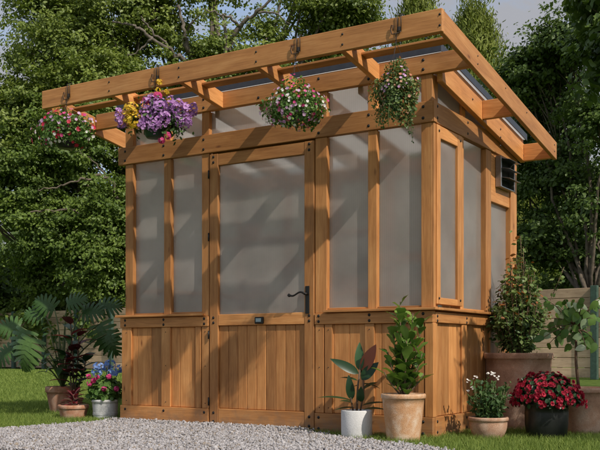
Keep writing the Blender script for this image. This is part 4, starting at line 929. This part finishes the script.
# ------------------------------------------------------------ hanging baskets
def hook_and_chain(o, g, px, zb, s):
    """iron strap over the fascia with a hook, then chains down to the basket rim (coordinates relative to g)"""
    yf = -AF-.006; x = g[0]; zt_ = zt(-AF); mb = MB()
    for dx in (-.010, .014): mb.tube(np.array([(x+dx, -AF+TH+.006, zt_-.06), (x+dx, -AF+TH+.006, zt_+.010), (x+dx, (yf-AF+TH)/2, zt_+.016), (x+dx, yf-.002, zt_+.010), (x+dx, yf, zt_-.09)])-g, .0028, 6)
    mb.tube(np.array([(x-.010, yf, zt_-.09), (x+.002, yf-.004, zt_-.097), (x+.014, yf, zt_-.09)])-g, .0028, 6)
    lp = [(x-.020, yf-.003, zt_-.10), (x-.045, yf-.004, zt_-.098), (x-.052, yf-.004, zt_-.07), (x-.046, yf-.004, zt_-.045), (x-.036, yf-.004, zt_-.05), (x-.036, yf-.004, zt_-.08)]
    mb.tube(np.array([(x+.002, yf-.004, zt_-.097)]+lp)-g, .0028, 6)
    mb.board(np.array((x-.006, yf-.006, zt_-.088))-g, np.array((x+.011, yf+.002, zt_-.062))-g, ch=.001)
    mb.build('hook', M['wire'], o); mb = MB(); a = np.array((x-.015, yf-.005, zt_-.10))-g; j = a-np.array([0, 0, .05])
    nl = 4
    for i in range(nl):
        c = a+(j-a)*(i+.5)/nl; th = np.linspace(0, 2*math.pi, 9); rr = .009; ax = np.array([1, 0, 0]) if i % 2 else np.array([0, 1, 0]); mb.tube([c+ax*math.cos(t)*.004+UP*math.sin(t)*rr for t in th], .0014, 5)
    for k in range(3):
        t = k*2.1+.4; e = np.array([math.cos(t)*.12, math.sin(t)*.12, zb-g[2]]); mb.tube([j, (j+e)/2, e], .0013, 4)
    mb.build('chain', M['wire'], o)
def basket(label, px, py, rimr, wpx, hpx, colors, leafm, potm, droop=0, nleaf=1500, nfl=220, bowl=1.0, grp='hanging baskets along the front fascia', leaf=3.4, shape=None, leafbias=0):
    yb = -AF-.03; p = onF(px, py, yb); s = depth(p)/FPX; g = np.array([p[0], yb, p[2]]); o = empty('hanging_basket', tuple(g)); tag(o, label, 'hanging basket', grp)
    r = rimr*s; h = r*.95*bowl; mb = MB(); mb.lathe([(.001, -h), (r*.6, -h), (r*.72, -h*.85), (r*.95, -h*.15), (r*1.04, -h*.1), (r*1.05, 0), (r*.98, 0), (r*.9, -h*.2), (.001, -h*.25)], Z3, 32); mb.build('basket_pot', potm, o)
    d = unit(rng.normal(0, 1, (nleaf, 3))); rx, rz = wpx*s/2, hpx*s
    ph = rng.uniform(0, 6, 3)
    def surf(d, k):
        k = k*(1+.10*np.sin(d[:, :1]*6+ph[0])+.10*np.sin(d[:, 1:2]*5+ph[1])+.07*np.sin(d[:, 2:]*7+ph[2])); q = d*np.array([rx, rx*.8, rz]); q[:, 2] = np.where(q[:, 2] < 0, q[:, 2]*(.35+droop), q[:, 2]); return q*k
    lo = rng.uniform(.35, 1, nleaf)**.6; P = surf(d, lo[:, None])+np.array([0, 0, h*.15]); bad = (P[:, 2] < -.1*h) & (np.hypot(P[:, 0], P[:, 1]) < r*1.05); P[bad, 2] = abs(P[bad, 2])
    V = leaf_cloud(P, d+np.array([0, 0, .5]), leaf*s, .6, .6); mass_mesh('foliage', V, 6, LEAF_F, rng.random(nleaf), M[leafm], o)
    tot = sum(c[1] for c in colors)
    for (mt, wgt, rad, npet, reg) in colors:
        n_ = int(nfl*wgt/tot); fm = MB()
        for k in range(n_):
            while True:
                q = unit(rng.normal(0, 1, 3))
                if reg is None or reg(q @ RT, q[2], q @ ccd): break
            c = surf(q[None], random.uniform(.84, 1.10))[0]+np.array([0, 0, h*.15])
            if c[2] < -.1*h and math.hypot(c[0], c[1]) < r*1.1: continue
            flower(fm, c, q+ccd*.3, rad*random.uniform(.75, 1.2), npet, cup=.25)
        if fm.n: fm.build({'pt_pink': 'pink_blossoms', 'pt_white': 'white_blossoms', 'pt_red': 'red_blossoms', 'pt_lilac': 'lilac_blossoms', 'pt_purple': 'purple_blossoms', 'pt_yellow': 'yellow_blossoms', 'pt_peach': 'peach_blossoms'}[mt], M[mt], o)
    hook_and_chain(o, g, px, g[2], s); return o, g, s
basket('basket of red, white and lilac petunias in a dark bowl, leftmost of the hanging baskets', 66, 136, 13, 66, 24, [('pt_lilac', 3, .012, 5, lambda a, z, f: z > .1), ('pt_white', 2.2, .012, 5, None), ('pt_red', 1.6, .015, 5, None), ('pt_pink', 1.6, .012, 5, None)], 'lf_fresh', M['plasticblack'], .3, 2200, 190)
basket('basket with pink, lilac and white trailing flowers in a small green pot, above the door', 296, 112, 10, 66, 30, [('pt_pink', 2.2, .009, 5, None), ('pt_white', 1.8, .009, 5, lambda a, z, f: z < .75), ('pt_lilac', 2.4, .010, 5, None)], 'lf_fresh', M['plasticgreen'], .2, 2600, 240)
_b = basket('green trailing basket with few dusty pink blooms, rightmost of the hanging baskets', 397, 96, 12, 50, 26, [('pt_lilac', 1.4, .008, 5, lambda a, z, f: z > -.2), ('pt_peach', 1.2, .008, 5, None)], 'lf_shrub2', M['plasticgreen'], 1.0, 2900, 90)
o, g, s = _b; mb = MB(); P = []
for k in range(26):
    a_ = random.uniform(0, 6.28); r_ = random.uniform(.5, 1)*17*s; top_ = np.array([math.cos(a_)*r_, math.sin(a_)*r_, random.uniform(-14, 4)*s]); ln_ = random.uniform(12, 34)*s*(.6+.7*random.random()); end_ = top_+np.array([math.cos(a_)*.02, math.sin(a_)*.02, -ln_])
    mb.tube([top_, (top_+end_)/2+rng.normal(0, .006, 3), end_], .0012, 4)
    for t in np.linspace(0, 1, 14): P.append(top_+(end_-top_)*t+rng.normal(0, .007, 3))
P = np.array(P); mb.build('trailing_stems', M['stem'], o); mass_mesh('trailing_leaves', leaf_cloud(P, rng.normal(0, 1, (len(P), 3)), 3.0*s, .65, .5), 6, LEAF_F, rng.random(len(P)), M['lf_shrub'], o)
yb = -AF-.03; p = onF(155, 126, yb); s = depth(p)/FPX; g = np.array([p[0], yb, p[2]]); o = empty('hanging_basket', tuple(g)); tag(o, 'basket of large mauve petunia clusters with a yellow patch in a dark green pot', 'hanging basket', 'hanging baskets along the front fascia')
r = 12*s; h = 12*s; mb = MB(); mb.lathe([(.001, -h), (r*.7, -h), (r*.8, -h*.85), (r*.97, -h*.15), (r*1.04, -h*.1), (r*1.05, 0), (r*.98, 0), (r*.9, -h*.2), (.001, -h*.25)], Z3, 32); mb.build('basket_pot', M['plasticgreen'], o)
P = []; 
for c, rr, n_ in (((18, 3, .02), 13, 500), ((-18, 6, .0), 12, 300), ((0, 12, .0), 16, 500)):
    P.append(V3(c[0]*s, c[1]*s, c[2])+rng.normal(0, .5*rr*s, (n_, 3)))
P = np.concatenate(P); k = ~((P[:, 2] < 0) & (np.hypot(P[:, 0], P[:, 1]) < r*1.05)); P = P[k]; mass_mesh('foliage', leaf_cloud(P, unit(P)+np.array([0, 0, .3]), 4*s, .6, .6), 6, LEAF_F, rng.random(len(P)), M['lf_herb'], o)
fm = MB(); fy = MB(); fr_ = MB()
for (dx, dy, f, rr, n_) in ((-36, 10, 0, 6, 50), (-33, 2, .02, 5, 36), (-6, 18, .05, 8, 80), (-8, 6, .08, 8, 80), (2, -1, .12, 8, 90), (6, 14, .10, 9, 90), (11, 4, .12, 7, 70), (16, 18, .06, 8, 80), (24, 14, .07, 8, 80), (32, 12, .04, 8, 80), (34, 2, .05, 6, 50), (38, 16, .0, 6, 50), (26, 2, .08, 5, 35), (-1, 26, .02, 6, 45), (-10, -2, .10, 5, 40)):
    c0 = V3(dx*s, dy*s, f)
    for k in range(n_): q = unit(rng.normal(0, 1, 3)); flower(fm, c0+q*np.array([.85, .85, 1.2])*rr*s*random.uniform(.55, 1.12), q+ccd*.4+rng.normal(0, .3, 3), random.uniform(.008, .013), 5, cup=.3)
for (dx, dy, f, rr, n_) in ((-22, 14, .06, 8, 70), (-19, 2, .07, 8, 70), (-26, 6, .05, 6, 40), (4, 44, 0, 3, 12), (3, 36, 0, 2.5, 8), (12, 34, 0, 2.5, 12), (13, 27, 0, 2.5, 10)):
    c0 = V3(dx*s, dy*s, f)
    for k in range(n_): q = unit(rng.normal(0, 1, 3)); flower(fy, c0+q*rr*s*random.uniform(.6, 1), q+ccd*.4, .010, 5, cup=.2)
for (dx, dy, f, rr, n_) in ((3, 29, .02, 3.5, 20), (-8, 26, .0, 3.5, 16), (14, -12, .08, 3, 12), (8, -16, .06, 2.5, 8)):
    c0 = V3(dx*s, dy*s, f)
    for k in range(n_): q = unit(rng.normal(0, 1, 3)); flower(fr_, c0+q*rr*s, q+ccd*.4, .013, 5, cup=.2)
fm.build('mauve_blossoms', M['pt_purple'], o); fy.build('yellow_blossoms', M['pt_yellow'], o); fr_.build('pink_blossoms', M['pt_pink'], o)
hook_and_chain(o, g, 155, g[2], s)
